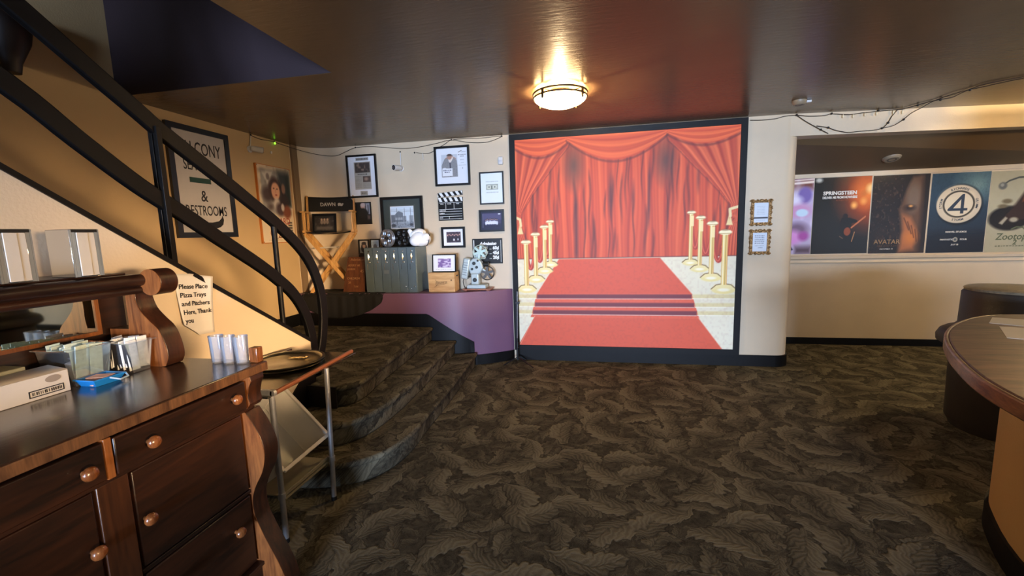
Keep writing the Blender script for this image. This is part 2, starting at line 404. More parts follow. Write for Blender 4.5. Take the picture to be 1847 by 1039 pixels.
HC = 2.589
struct('floor', MB().box(-3.7, 6.4, -9.1, 6.1, -.08, 0), CARPET)
struct('wall_left', MB().box(-3.62, -3.5, -9.0, 4.55, 0, 4.2), LEFTC)
corner = arc(-3.15, 4.55, .35, .32, 180, 90, 14)
colend = arc(1.87, 5.02, .15, .15, -90, 90, 20)
struct('wall_back', MB().prism([(-3.62, 4.55)] + corner + colend + [(-3.62, 5.17)], 0, 2.6), WALLC)
struct('shaded_strip', MB().box(-3.5, -3.472, 4.56, 4.65, 0, HC), STRIPC)  # dark strip standing for the shaded face at the corner
hy = lambda x: 4.868 + .131 * (x - 1.85)
struct('wall_header', MB().prism([(1.80, 4.871), (1.86, 4.869), (6.3, hy(6.3)), (6.3, hy(6.3) + .22), (1.80, 5.12)], 2.376, 2.6), WALLC)
struct('ceiling_alcove', MB().add([(1.3, 5.0, 2.378), (6.3, hy(6.3) + .1, 2.378), (6.3, 5.9, 2.088), (1.3, 5.9, 2.088), (1.3, 5.0, 2.5), (6.3, hy(6.3) + .1, 2.5), (6.3, 5.9, 2.5), (1.3, 5.9, 2.5)],
       [(0, 3, 2, 1), (4, 5, 6, 7), (0, 1, 5, 4), (1, 2, 6, 5), (2, 3, 7, 6), (3, 0, 4, 7)]), SOFFC)
struct('wall_alcove', MB().box(1.3, 6.4, 5.872, 5.99, 0, 2.6), WALLC)
struct('wall_alcove_end', MB().box(1.3, 1.42, 5.17, 5.872, 0, 2.4), WALLC)
struct('wall_right', MB().box(6.3, 6.42, -9.0, 5.99, 0, 2.7), WALLC)
# the ceiling, with the stairwell opening over the stairs
struct('ceiling', MB().prism([(-1.72, -9.0), (6.4, -9.0), (6.4, 5.6), (1.8, 5.17), (-3.62, 5.17), (-3.62, 2.725), (-1.72, 2.725)], HC, HC + .012), CEILC)
struct('wall_stairwell_back', MB().box(-3.5, -1.6, 2.72, 2.86, HC + .001, 4.2), DKPURP)
struct('wall_stairwell_right', MB().box(-1.72, -1.6, -9.0, 2.72, HC + .012, 4.2), DKPURP)
struct('ceiling_stairwell', MB().box(-3.62, -1.6, -9.0, 2.86, 4.2, 4.3), WALLC)
# street side behind the camera: a wide glazed entrance
struct('wall_front', MB().box(-3.62, -.7, -9.1, -9.0, 0, 4.2).box(1.9, 6.4, -9.1, -9.0, 0, 2.7).box(-.7, 1.9, -9.1, -9.0, 2.2, 2.7), WALLC)
struct('trim_2', MB().box(-.7, -.63, -9.08, -8.96, 0, 2.2).box(1.83, 1.9, -9.08, -8.96, 0, 2.2).box(-.63, 1.83, -9.08, -8.96, 2.14, 2.2).box(.565, .635, -9.08, -8.96, 0, 2.14), BLACKP)

# black baseboards
pb = [(-.93, 4.868)] + [(1.87, 4.868)] + [(1.87 + .152 * math.cos(a), 5.02 + .152 * math.sin(a)) for a in [math.radians(-90 + 9 * i) for i in range(21)]]
def ribbon(path, z0, z1, t):
    """a strip standing against a wall, following path in plan; t = thickness away from the wall (to the right of travel)"""
    mb = MB(); V = []
    for i, p in enumerate(path):
        a = Vector(path[max(i - 1, 0)]); b = Vector(path[min(i + 1, len(path) - 1)]); d = (b - a).normalized(); n = Vector((d.y, -d.x)); q = Vector(p) + n * t
        V += [(p[0], p[1], z0[i] if isinstance(z0, list) else z0), (p[0], p[1], z1[i] if isinstance(z1, list) else z1), (q.x, q.y, z1[i] if isinstance(z1, list) else z1), (q.x, q.y, z0[i] if isinstance(z0, list) else z0)]
    F = [(4 * i + j, 4 * i + (j + 1) % 4, 4 * i + 4 + (j + 1) % 4, 4 * i + 4 + j) for i in range(len(path) - 1) for j in range(4)] + [(0, 1, 2, 3), tuple(len(V) - k for k in (1, 2, 3, 4))]
    return mb.add(V, F)
struct('baseboard_back', ribbon(pb, 0, .122, .014), BLACKP)
struct('baseboard_alcove', ribbon([(1.42, 5.872), (6.3, 5.872)], 0, .085, .012), BLACKP)
struct('trim_3', MB().prism([(5.872, 1.018), (5.858, 1.018), (5.85, 1.03), (5.858, 1.045), (5.858, 1.062), (5.835, 1.075), (5.83, 1.1), (5.845, 1.118), (5.872, 1.118)], 1.42, 6.3, 'x'), WALLC)
struct('trim_4', MB().box(1.42, 6.3, 5.858, 5.872, 2.047, 2.062), WALLC)

# ------------------------------------------------------------------ light
W = bpy.data.worlds.new('world'); bpy.context.scene.world = W; W.use_nodes = True
W.node_tree.nodes['Background'].inputs[0].default_value = (.55, .7, 1, 1); W.node_tree.nodes['Background'].inputs[1].default_value = .25
def area(name, loc, rot, sx, sy, power, col, spread=180):
    l = bpy.data.lights.new(name, 'AREA'); l.shape = 'RECTANGLE'; l.size = sx; l.size_y = sy; l.energy = power; l.color = col; l.spread = math.radians(spread)
    o = bpy.data.objects.new(name, l); COL.objects.link(o); o.location = loc; o.rotation_euler = rot; return o
area('daylight_through_entrance', (.6, -9.25, 1.05), (math.radians(90), 0, 0), 2.5, 1.6, DAYP, DAYC)

# board added out of view to cut the added warm fill light beyond the bar
struct('light_cutoff_board', MB().box(3.02, 3.12, -3.0, 2.9, 1.75, HC), WALLC)
d_ = Vector((-2.0, 3.3, .9)) - Vector((6.1, -1.6, 1.6))
area('added_warm_fill', (6.1, -1.6, 1.6), d_.to_track_quat('-Z', 'Y').to_euler(), 2.2, .5, SIDEP, (1.0, .66, .36), 26)  # fill lamp added to brighten the stair wall
# flush ceiling fixtures: brass ring with four clips, glowing glass bowl hung just under the ceiling
BRONZE = mat('bronze_fixture_metal', (58, 44, 28), .4, .6)
def fixture(x, y, label, power, glow, turn=0.):
    GLASSG = mat('glowing_frosted_glass_%d' % glow, (255, 214, 150), .3, emit=glow)
    t = thing('ceiling_light', label, 'ceiling light', (x, y, HC), 'flush glass ceiling lights')
    R = .205
    MB().lathe([(0, HC), (.075, HC), (.075, HC - .02), (.06, HC - .03), (0, HC - .03)], (x, y, 0), 32).build('canopy', BRONZE, t)
    bowl = MB().lathe([(0, HC - .132), (.05, HC - .128), (.12, HC - .108), (.175, HC - .085), (.198, HC - .066), (.2, HC - .058), (.196, HC - .058), (.19, HC - .064), (.17, HC - .08), (.115, HC - .102), (.05, HC - .12), (0, HC - .124)], (x, y, 0), 48)
    bowl.build('glass_bowl', GLASSG, t)
    r = MB()
    for z, q in ((HC - .022, .0085), (HC - .052, .006)):
        r.tube([(x + R * 1.02 * math.cos(2 * PI * k / 48), y + R * 1.02 * math.sin(2 * PI * k / 48), z) for k in range(48)], q, 8, closed=True)
    r.build('ring', BRONZE, t)
    for k in range(4):
        a = turn + PI / 4 + k * PI / 2; c, s_ = math.cos(a), math.sin(a)
        b = MB().beam((x + .212 * c, y + .212 * s_, HC - .082), (x + .212 * c, y + .212 * s_, HC - .016), .02, .01, up=(c, s_, 0))
        b.beam((x + .06 * c, y + .06 * s_, HC - .024), (x + .214 * c, y + .214 * s_, HC - .024), .016, .008)
        b.ball((x + .214 * c, y + .214 * s_, HC - .085), .009)
        b.build('clip', BRONZE, t)
    l = bpy.data.lights.new('bulb', 'POINT'); l.energy = power; l.color = (1, .74, .42); l.shadow_soft_size = .022
    o = bpy.data.objects.new('bulb', l); COL.objects.link(o); o.location = (x, y, HC - .052); 
    return t
fixture(-.27, 3.53, 'lit glass bowl ceiling light with bronze ring above the red curtain mural', LAMP1, BOWL1, turn=.2)
fixture(4.1, 4.2, 'lit glass bowl ceiling light over the bar counter, beyond the right edge', LAMP2, BOWL2)
fixture(1.5, -1.0, 'unseen glass bowl ceiling light added behind the viewpoint as warm fill', LAMP3, BOWL3)  # lamp added out of view to warm the stair wall and left wall
# ------------------------------------------------------------------ carpeted steps up to the landing
def smooth_path(p, n=4):
    out = []
    for i in range(len(p) - 1):
        a = Vector(p[max(i - 1, 0)]); b = Vector(p[i]); c = Vector(p[i + 1]); d = Vector(p[min(i + 2, len(p) - 1)])
        for k in range(n):
            t = k / n
            out.append(tuple(.5 * ((2 * b) + (c - a) * t + (2 * a - 5 * b + 4 * c - d) * t * t + (3 * b - a - 3 * c + d) * t ** 3)))
    return out + [tuple(p[-1])]
XS = -2.02                                                      # room face of the stair side wall
e1 = smooth_path([(-1.326, 4.545), (-1.29, 4.0), (-1.263, 3.415), (-1.252, 2.95), (-1.24, 2.66), (-1.262, 2.46), (-1.318, 2.31), (-1.42, 2.195), (-1.6, 2.11), (-1.8, 2.08), (XS + .014, 2.07)])
e2 = smooth_path([(-1.546, 4.49), (-1.50, 3.8), (-1.462, 3.14), (-1.462, 2.85), (-1.475, 2.65), (-1.515, 2.48), (-1.585, 2.37), (-1.70, 2.31), (XS + .014, 2.29)])
e3 = smooth_path([(-1.80, 4.455), (-1.734, 3.634), (-1.69, 3.05), (-1.66, 2.82), (-1.672, 2.68), (-1.73, 2.59), (-1.84, 2.575), (XS + .014, 2.59)])
steps = thing('carpeted_steps', 'three carpeted steps curving up to the landing beside the purple ledge', 'steps', (-1.7, 3.3, 0))
def inset(p, d):
    out = []
    for i, q in enumerate(p):
        a = Vector(p[max(i - 1, 0)]); b = Vector(p[min(i + 1, len(p) - 1)]); t = (b - a).normalized(); n = Vector((t.y, -t.x))
        out.append((q[0] + n.x * d, q[1] + n.y * d))
    return out
for e, z0, z1, back in ((e1, 0, .157, [(XS + .003, 4.455), (-1.80, 4.455)]), (e2, .157, .313, [(XS + .003, 4.455), (-1.80, 4.455)]), (e3, .313, .47, [(XS + .014, 2.684), (-3.484, 2.684), (-3.484, 4.455)])):
    mb = MB().prism(inset(e, .022) + back, z0 + .0005, z1 - .035)
    mb.prism(e + back, z1 - .04, z1)
    mb.build('landing' if z1 > .4 else 'step', CARPET, steps, bevel=.016, seg=3)
# dark end face of the landing between the wall and the carpet
DARKP = mat('black_wood_panel', (13, 12, 12), .6, var=.2)
MB().prism([(XS, 2.575), (-1.78, 2.562), (-1.78, 2.574), (XS, 2.588)], .314, .468).build('end_panel', DARKP, steps)
# stairs climbing behind the side wall, towards the balcony
st = thing('balcony_stairs', 'carpeted balcony stairs rising behind the cream stair side wall', 'stairs', (-2.8, 1.5, 0))
for k in range(11):
    MB().box(-3.495, -2.145, 2.66 - .27 * (k + 1), 2.66 - .27 * k, 0, .47 + .178 * (k + 1)).build('tread', CARPET, st, bevel=.012)

# ------------------------------------------------------------------ stair side wall with black cap
zt = lambda y: .767 - (y - 2.667) * .664
struct('wall_stair', MB().prism([(2.667, 0), (2.667, .767), (-1.2, zt(-1.2)), (-1.2, 0)], -2.14, XS, 'x'), WALLC)
struct('trim_5', MB().prism([(2.672, .757), (2.672, .782), (-1.2, zt(-1.2) + .02), (-1.2, zt(-1.2) - .005)], -2.15, XS + .008, 'x'), BLACKP)
struct('trim_6', MB().prism([(2.672, 0), (2.672, .60), (2.55, .54), (2.0, .15), (1.7, .13), (1.7, 0)], XS, XS + .01, 'x').box(-2.14, XS + .01, 2.667, 2.68, .47, .60), BLACKP)
struct('baseboard_left', MB().box(-3.5, -3.488, 2.67, 4.47, .47, .61), BLACKP)

# ------------------------------------------------------------------ purple ledge
BZ = .85
fr = [(-3.498, 4.47), (-1.95, 4.47)] + smooth_path([(-1.85, 4.472), (-1.66, 4.495), (-1.5, 4.535), (-1.34, 4.615), (-1.2, 4.685), (-1.07, 4.77), (-.995, 4.825), (-.955, 4.868)], 4)
ledge = thing('display_ledge', 'purple plaster ledge with a rounded end beside the carpeted steps', 'ledge', (-2.2, 4.65, 0))
MB().prism(fr + [(-3.145, 4.868)] + arc(-3.15, 4.55, .348, .318, 90, 180, 10), 0, BZ).build('body', PURPLE, ledge, bevel=.022, seg=4)
sk = [p for p in fr if p[0] < -.956]; skd = []
for i, (a, b) in enumerate(zip(sk, sk[1:])):
    n = max(1, int((Vector(b) - Vector(a)).length / .03)); skd += [tuple(Vector(a).lerp(Vector(b), k / n)) for k in range(n)]
skd.append(sk[-1])
def sktop(x):
    if x < -1.867: return .618
    if x < -1.372: return .618 + (x + 1.867) / .495 * (.273 - .618)
    return .118
skd = [p for p in skd if abs(p[0] + 1.372) > .012]
z1 = []; q = []
for p in skd:
    if q and q[-1][0] < -1.372 <= p[0]:
        t = (-1.372 - q[-1][0]) / (p[0] - q[-1][0]); m_ = Vector(q[-1]).lerp(Vector(p), t)
        q.append((m_.x - .0005, m_.y)); z1.append(.273); q.append((m_.x + .0005, m_.y)); z1.append(.118)
    q.append(p); z1.append(sktop(p[0]))
ribbon(q, 0., z1, .013).build('skirt', BLACKP, ledge)

# ------------------------------------------------------------------ black handrail with two curved bars and posts
RAIL = mat('black_handrail_paint', (7, 7, 8), .5, bump=.08, bscale=25, var=.3, spec=.22)
XR = -2.065
rail = thing('stair_handrail', 'black stair handrail with two bars curling down to the landing', 'handrail', (XR, 2.7, .47))
top = [(.2, 3.10), (.75, 2.735), (1.288, 2.375), (1.492, 2.235), (1.691, 2.10), (1.786, 2.035), (2.106, 1.845), (2.36, 1.69), (2.5, 1.60), (2.62, 1.51), (2.72, 1.42), (2.80, 1.32), (2.86, 1.20), (2.895, 1.07), (2.90, .92), (2.875, .77), (2.83, .64), (2.79, .55), (2.76, .47)]
mid = [(.1, 2.79), (.7, 2.42), (1.22, 2.09), (1.43, 1.925), (1.645, 1.765), (1.85, 1.64), (2.058, 1.505), (2.25, 1.385), (2.363, 1.31), (2.451, 1.245), (2.56, 1.155), (2.64, 1.06), (2.70, .95), (2.735, .83), (2.75, .70), (2.755, .58), (2.755, .47)]
for nm, p in (('top_bar', top), ('middle_bar', mid)):
    pts = smooth_path(p, 4)
    MB().strip([(XR, a, b) for a, b in pts], .032, .078, (1, 0, 0)).build(nm, RAIL, rail, bevel=.006)
MB().box(XR - .026, XR - .004, 1.742, 1.768, 1.372, 2.05).box(XR + .004, XR + .026, 1.742, 1.768, 1.372, 2.05).build('post', RAIL, rail, bevel=.002)
MB().box(XR - .026, XR - .004, .35, .376, 2.30, 3.0).box(XR + .004, XR + .026, .35, .376, 2.30, 3.0).build('post', RAIL, rail, bevel=.002)
MB().tube([(XR, 2.47, .89), (XR, 2.47, 1.59)], .017, 12).build('post', RAIL, rail)

# ------------------------------------------------------------------ curtain mural
mural = thing('curtain_mural', 'large framed wall mural of red curtains and a red carpet', 'mural', (.285, 4.86, .122))
frame_bars(-.945, 1.508, .122, 2.58, .062, 4.868, 4.832).build('frame', BLACKP, mural)
def paint_mural():
    s = Print(420, 400, (216, 84, 46), asp=1.0)
    u, v = s.u, s.v
    RED = (220, 88, 50); LT = (240, 114, 66); DK = (172, 54, 34); SH = (92, 34, 32)
    # hanging folds of the back curtain
    n1 = s.noise(26, 5); n2 = s.noise(60, 8)
    uu = u + .006 * np.sin(v * 9 + u * 30)
    f = .5 + .22 * np.sin(uu * 2 * PI * 15 + 1.3 * np.sin(uu * 21)) + .16 * np.sin(uu * 2 * PI * 31 + 2 * np.sin(uu * 13)) + .1 * np.sin(uu * 2 * PI * 63)
    s.mix(np.clip((.55 - f) * 1.5, 0, .75), DK); s.mix(np.clip((f - .6) * 1.6, 0, .6), LT)
    rs = np.random.RandomState(11)
    for k in range(46):
        x = rs.uniform(.03, .97); y0 = rs.uniform(.5, .93); l = rs.uniform(.1, .34); w = rs.uniform(.004, .011)
        d = np.abs(u - x - .004 * np.sin(v * 25 + k)); a = np.clip(1 - d / w, 0, 1) * np.clip((v - y0 + l) / (.5 * l), 0, 1) * np.clip((y0 + .05 - v) / .05, 0, 1)
        s.mix(a * .65, SH)
    for x, y0, y1, w in ((.29, .36, .78, .016), (.45, .6, .85, .018), (.55, .62, .8, .012), (.62, .55, .9, .010), (.48, .44, .55, .008), (.2, .58, .74, .01), (.83, .7, .86, .012)):
        a = np.clip(1 - np.abs(u - x) / w, 0, 1) * np.clip((v - y0) / .1, 0, 1) * np.clip((y1 - v) / .1, 0, 1); s.mix(a * .8, (78, 36, 44))
    # dark gaps under the swags
    for cx_ in (.27, .68): s.ell(cx_ + .01, .865, .035, .075, (84, 56, 50), .06, .8)
    # side drapes, tied back
    def drape(side):
        X = u if side < 0 else (1 - u) / 1.17
        # outer boundary: inner edge of the drape sweeping from the peak down to the tie
        edge = np.interp(v, [.0, .30, .44, .60, .66, .72, .78, .84, .90, .95, 1.0], [.05, .055, .05, .02, .03, .07, .115, .165, .21, .255, .27])
        edge2 = np.where(v < .60, np.interp(v, [.0, .44, .52, .57, .60], [.05, .06, .05, .03, .012]), edge)
        body = np.clip((edge2 - X) / .006, 0, 1) * (v > .435)
        q = X / np.maximum(edge2, .02)
        f = .5 + .35 * np.sin(q * 2 * PI * 5 + .8) + .15 * np.sin(q * 2 * PI * 11)
        c = np.array(DK) / 255 * (1 - f[..., None]) + np.array(LT) / 255 * f[..., None]
        a = body[..., None]; s.c = s.c * (1 - a) + c * a
        s.mix(np.clip(1 - np.abs(X - edge2) / .01, 0, 1) * (v > .435) * .5 * (X > edge2), SH)
        tv = .605 if side < 0 else .62
        tx = .02 if side < 0 else .965
        for dx in (-.006, .006): s.poly([(tx + dx * .3, tv + .0), (tx + dx - .008, tv - .05), (tx + dx + .008, tv - .05)], (240, 214, 150), .004)
        s.line([(0. if side < 0 else 1., tv + .03), (tx, tv + .02), (tx + .003, tv - .01)], .012, (240, 216, 158), .003)
    drape(-1); drape(1)
    # swagged valance: left bit, wide centre swag, right bit
    def swag(u0, u1, v0, v1, vb0, vb1, dep):
        t = np.clip((u - u0) / (u1 - u0), 0, 1); inside = ((u >= u0) & (u <= u1)).astype(float)
        low = v0 + (v1 - v0) * t - dep * np.sin(PI * t) ** .9
        q = np.clip((1.0 - v) / np.maximum(1.0 - low, .004), 0, 1.2)
        a = inside * np.clip((v - low) / .004, 0, 1)
        f = .55 + .3 * np.sin(q * 2 * PI * 2.6 + 1) + .1 * np.sin(q * 2 * PI * 7)
        c = np.array((198, 64, 34)) / 255 * (1 - f[..., None]) + np.array((248, 116, 58)) / 255 * f[..., None]
        s.c = s.c * (1 - a[..., None]) + c * a[..., None]
        s.mix(inside * np.clip(1 - np.abs(v - low + .006) / .009, 0, 1) * .6, SH)
    swag(0., .255, .965, .975, 1, 1, .055); swag(.245, .70, .985, .985, 1, 1, .105); swag(.69, 1., .985, .97, 1, 1, .05)
    # pleated tails from the two peaks
    for pk, tip in (((.262, .985), (.0, .66)), ((.695, .985), (1., .66))): pass
    # marble floor
    s.rect(-.1, 1.1, -.1, .432, (236, 228, 200))
    nn = s.noise(5, 21); s.mix(np.clip(nn - .4, 0, .6) * .35 * (v < .432), (226, 214, 170))
    s.line([(.0, .434), (1., .434)], .004, (96, 52, 48), .002, .8)
    # carpet running down over the three steps
    C1 = (220, 86, 54)
    s.poly([(.205, .43), (.672, .43), (.815, .262), (.095, .262)], C1)
    s.poly([(.082, .15), (.845, .15), (.955, .0), (.0, .0), (.003, .012)], C1)
    nn = s.noise(120, 33)
    for k, vt in enumerate((.262, .222, .184)):
        ul, ur = .095 - .011 * k, .815 + .012 * k
        s.poly([(ul, vt), (ur, vt), (ur + .012, vt - .04), (ul - .012, vt - .04)], (228, 94, 62))
        s.rect(ul, ur, vt - .024, vt - .004, (118, 44, 52), .006); s.rect(ul, ur, vt - .027, vt - .024, (236, 206, 190), .001)
        for a, b in ((0., ul - .002), (ur + .002, 1.)):
            s.rect(a, b, vt - .022, vt - .004, (222, 204, 140), .006, .7); s.rect(a, b, vt - .026, vt - .022, (250, 244, 220), .002)
    for uu0, uu1 in (((.205, .43), (.095, .262)), ((.672, .43), (.815, .262)), ((.845, .15), (.955, 0.)), ((.082, .15), (.003, .0))):
        s.line([uu0, uu1], .003, (240, 170, 140), .002, .7)
    s.mix((nn - .5) * .18 * (v < .43), (120, 50, 46))
    # rope stanchions
    G = (246, 218, 134); GD = (150, 102, 30); GL = (255, 246, 214)
    def stanchion(x, vb, vt, w):
        bw = w * 4.4
        s.ell(x, vb, bw / 2, bw * .20, (240, 222, 150), .004); s.poly([(x - bw * .5, vb), (x - bw * .36, vb + bw * .22), (x + bw * .36, vb + bw * .22), (x + bw * .5, vb)], (244, 226, 160), .004)
        s.line([(x - bw * .5, vb + .002), (x - bw * .3, vb + bw * .2), (x, vb + bw * .26), (x + bw * .3, vb + bw * .2), (x + bw * .5, vb + .002)], .004, (110, 80, 40), .002, .9)
        s.ell(x, vb - bw * .02, bw * .24, bw * .07, GL, .004)
        s.rect(x - w / 2, x + w / 2, vb + bw * .2, vt, G, .002); s.rect(x - w * .30, x - w * .18, vb + bw * .2, vt, GL, .002); s.rect(x + w * .10, x + w * .2, vb + bw * .2, vt, GD, .002); s.rect(x - w * .5, x - w * .42, vb + bw * .2, vt, (190, 140, 60), .002, .7); s.rect(x + w * .38, x + w * .5, vb + bw * .2, vt, (200, 120, 60), .002, .7)
        s.ell(x, vt + w * .35, w * 1.15, w * .5, (255, 242, 196), .003); s.line([(x - w, vt + w * .12), (x + w, vt + w * .12)], .003, GD, .002, .7); s.ell(x, vt + w * .8, w * .7, w * .2, (120, 84, 40), .004, .5)
    def rope(x0, v0, x1, v1, dep):
        s.line([(x0 + (x1 - x0) * t, v0 + (v1 - v0) * t - dep * math.sin(PI * t) ** .8) for t in np.linspace(0, 1, 14)], .017, (180, 56, 40), .003); s.line([(x0 + (x1 - x0) * t - .003, v0 + (v1 - v0) * t - dep * math.sin(PI * t) ** .8) for t in np.linspace(0, 1, 14)], .005, (226, 100, 70), .003)
    Ls = [(.165, .405, .605, .016), (.137, .375, .58, .018), (.093, .333, .545, .0195), (.046, .284, .508, .0215)]
    Rs = [(.805, .405, .625, .016), (.845, .376, .60, .018), (.895, .335, .572, .0205), (.95, .281, .53, .024)]
    for S in (Ls, Rs):
        for i in range(4):
            if i < 3: rope(S[i][0], S[i][2] - .02, S[i + 1][0], S[i + 1][2] - .02, .12)
            stanchion(*S[i])
            if i < 3: s.rect(S[i][0] - .004, S[i][0] + .011, S[i][2] - .055, S[i][2] - .008, (250, 226, 160), .003)
    return s
paint_mural().sheet('printed_backdrop', mural, (-.89, 4.846, .178), 2.34, 2.345)

# ------------------------------------------------------------------ bar counter
COUNTERTOP = wood('speckled_laminate', (66, 44, 34), (118, 86, 66), 'x', .42, 18, .05)
EDGEW = wood('counter_edge_wood', (92, 58, 32), (160, 110, 66), 'y', .35, 20)
counter = thing('bar_counter', 'curved bar counter with brown top and wood edge at the right', 'counter', (1.9, 1.6, 0))
ct = [(1.14, -.8), (1.14, .9)] + smooth_path([(1.145, 1.15), (1.165, 1.36), (1.22, 1.58), (1.335, 1.84), (1.45, 2.05), (1.56, 2.215), (1.70, 2.38), (1.87, 2.535), (2.02, 2.63), (2.2, 2.665), (2.5, 2.66)], 4) + [(3.0, 2.6), (3.0, -.8)]
cte = [(x - .012 if x < 2.9 else x, y) for x, y in ct]
MB().prism(ct, .962, 1.0).build('top', COUNTERTOP, counter, bevel=.004)
ctp = ct[:-2]
ribbon([(p[0], p[1]) for p in ctp], .945, .998, -.016).build('edge_strip', EDGEW, counter, bevel=.006)
cb = [(1.60, -.8), (1.60, 1.2)] + smooth_path([(1.61, 1.5), (1.70, 1.95), (1.84, 2.26), (1.95, 2.42), (2.1, 2.52), (2.3, 2.55)], 4) + [(2.95, 2.5), (2.95, -.8)]
MB().prism(cb, 0, .962).build('base', plaster('ochre_counter_paint', (186, 150, 92), .5), counter)
ribbon(cb[:-2], 0, .12, -.014).build('skirt', BLACKP, counter)
PAPER = mat('white_paper', (206, 202, 194), .6, var=.03)
for i, q in enumerate(([(1.986, 2.568), (2.079, 2.517), (1.951, 2.359), (1.867, 2.427)], [(1.848, 2.35), (1.96, 2.30), (1.80, 2.07), (1.70, 2.12)])):
    o = MB().prism(q, 1.0005, 1.002).build('paper_sheet', PAPER)
    tag(o, ['blank white paper sheet farther back on the brown bar counter', 'blank white paper sheet nearer the front edge of the brown bar counter'][i], 'paper')

# ------------------------------------------------------------------ large litter bin
BIN = mat('dark_bin_plastic', (52, 47, 42), .5, bump=.1, bscale=120)
bx, by = 2.845, 3.5
b = thing('litter_bin', 'large dark round litter bin with a flared collar behind the bar counter', 'bin', (bx, by, 0))
MB().lathe([(0, .002), (.275, .002), (.285, .03), (.302, .06), (.308, .55), (.31, .66), (0, .66)], (bx, by, 0), 48).build('body', BIN, b)
MB().lathe([(.312, .60), (.35, .60), (.385, .625), (.388, .66), (.37, .70), (.34, .72), (.30, .735), (.28, .76), (.275, .99), (.262, 1.005), (.0, 1.005)], (bx, by, 0), 48).build('lid', BIN, b)
MB().lathe([(.262, 1.005), (.268, 1.02), (.255, 1.028), (.15, 1.034), (0, 1.036)], (bx, by, 0), 48).build('tray_top', mat('worn_grey_bin_top', (128, 118, 98), .3, var=.3, vscale=40), b)
# ------------------------------------------------------------------ oak sideboard
OAK = wood('dark_quartered_oak', (22, 12, 7), (54, 28, 14), 'y', .36, 12, .12)
OAKV = wood('dark_oak_upright', (30, 15, 9), (72, 38, 20), 'z', .36, 12, .12)
OAKL = wood('lit_and_lighter_oak', (86, 44, 18), (144, 86, 40), 'z', .42, 16, .05)  # lit side faces of the scrolls painted lighter; divider and beads are lighter wood
OAKT = wood('polished_oak_top', (34, 21, 15), (60, 40, 29), 'y', .2, 9, .6)
KNOB = wood('turned_wood_knob', (88, 48, 22), (140, 84, 44), 'z', .25, 30, .5)
DX = -1.293
sb = thing('sideboard', 'dark oak sideboard with scrolled columns, wooden knobs and a mirrored gallery', 'sideboard', (-1.63, .87, 0))
MB().box(-1.985, DX, .28, 1.44, .983, 1.021).build('top', OAKT, sb, bevel=.005)
MB().box(DX - .001, DX + .004, .285, 1.435, .985, 1.018).build('top_edge', wood('worn_top_edge', (66, 40, 22), (116, 78, 46), 'z', .45, 26, .05), sb, bevel=.003)
MB().box(-1.97, -1.36, .33, 1.40, .11, .983).box(-1.36, -1.338, .33, 1.40, .838, .853).box(-1.36, -1.332, .33, 1.40, .972, .983).box(-1.36, -1.335, .33, 1.40, .12, .19).box(-1.36, -1.322, .33, 1.40, .195, .21).box(-1.36, -1.346, .93, 1.345, .505, .52).box(-1.36, -1.346, .395, .845, .505, .52).build('carcass', OAK, sb, bevel=.002)
def knob(parent, y, z, x):
    MB().lathe([(0, 0), (.007, 0), (.007, .010), (.010, .012), (.0185, .019), (.0195, .025), (.016, .032), (.008, .036), (0, .037)], (x, y, z), 20, Matrix(((0, 0, 1), (1, 0, 0), (0, 1, 0)))).build('knob', KNOB, parent)
def front(name, y0, y1, z0, z1, x, knobs, t=.02):
    o = MB().box(x - t, x, y0, y1, z0, z1).build(name, OAK, sb, bevel=.004)
    for y, z in knobs: knob(o, y, z, x)
front('drawer', .886, 1.343, .858, .967, -1.316, [(.975, .912), (1.28, .920)], .04)
front('drawer', .397, .86, .858, .967, -1.316, [(.808, .908), (.46, .908)], .04)
front('door', .937, 1.338, .525, .833, -1.345, [(.957, .672)])
front('door', .402, .838, .525, .833, -1.345, [(.818, .671)])
front('drawer', .937, 1.338, .215, .50, -1.345, [(1.257, .402), (1.0, .402)])
front('drawer', .402, .838, .215, .50, -1.345, [(.77, .402), (.47, .402)])
MB().box(-1.36, -1.318, .863, .883, .855, .972).build('divider', OAKL, sb, bevel=.002)
MB().box(-1.36, -1.342, .846, .927, .12, .838).build('stile', wood('mid_oak_stile', (44, 23, 12), (78, 44, 22), 'z', .35, 10, .2), sb, bevel=.002)
colp = smooth_path([(-1.335, .838), (-1.305, .79), (-1.277, .73), (-1.268, .67), (-1.285, .60), (-1.325, .53), (-1.345, .47), (-1.34, .40), (-1.305, .31), (-1.262, .22), (-1.232, .14), (-1.226, .07), (-1.25, .015)], 4) + [(-1.29, .001), (-1.335, .012), (-1.352, .05), (-1.358, .11), (-1.358, .838)]
capp = [(-1.36, .853), (-1.325, .853), (-1.312, .87), (-1.318, .90), (-1.308, .94), (-1.296, .962), (-1.300, .983), (-1.36, .983)]
for y0 in (1.348, .312):
    mb = MB().prism(colp, y0 + .001, y0 + .075, 'y').prism(capp, y0 + .003, y0 + .07, 'y'); c = mb.build('column', OAKV, sb, bevel=.003)
    MB().prism(colp, y0 - .001, y0 + .001, 'y').prism(capp, y0 + .001, y0 + .003, 'y').build('column_lit_side', OAKL, c)  # warm light on the column's side put into a lighter slab
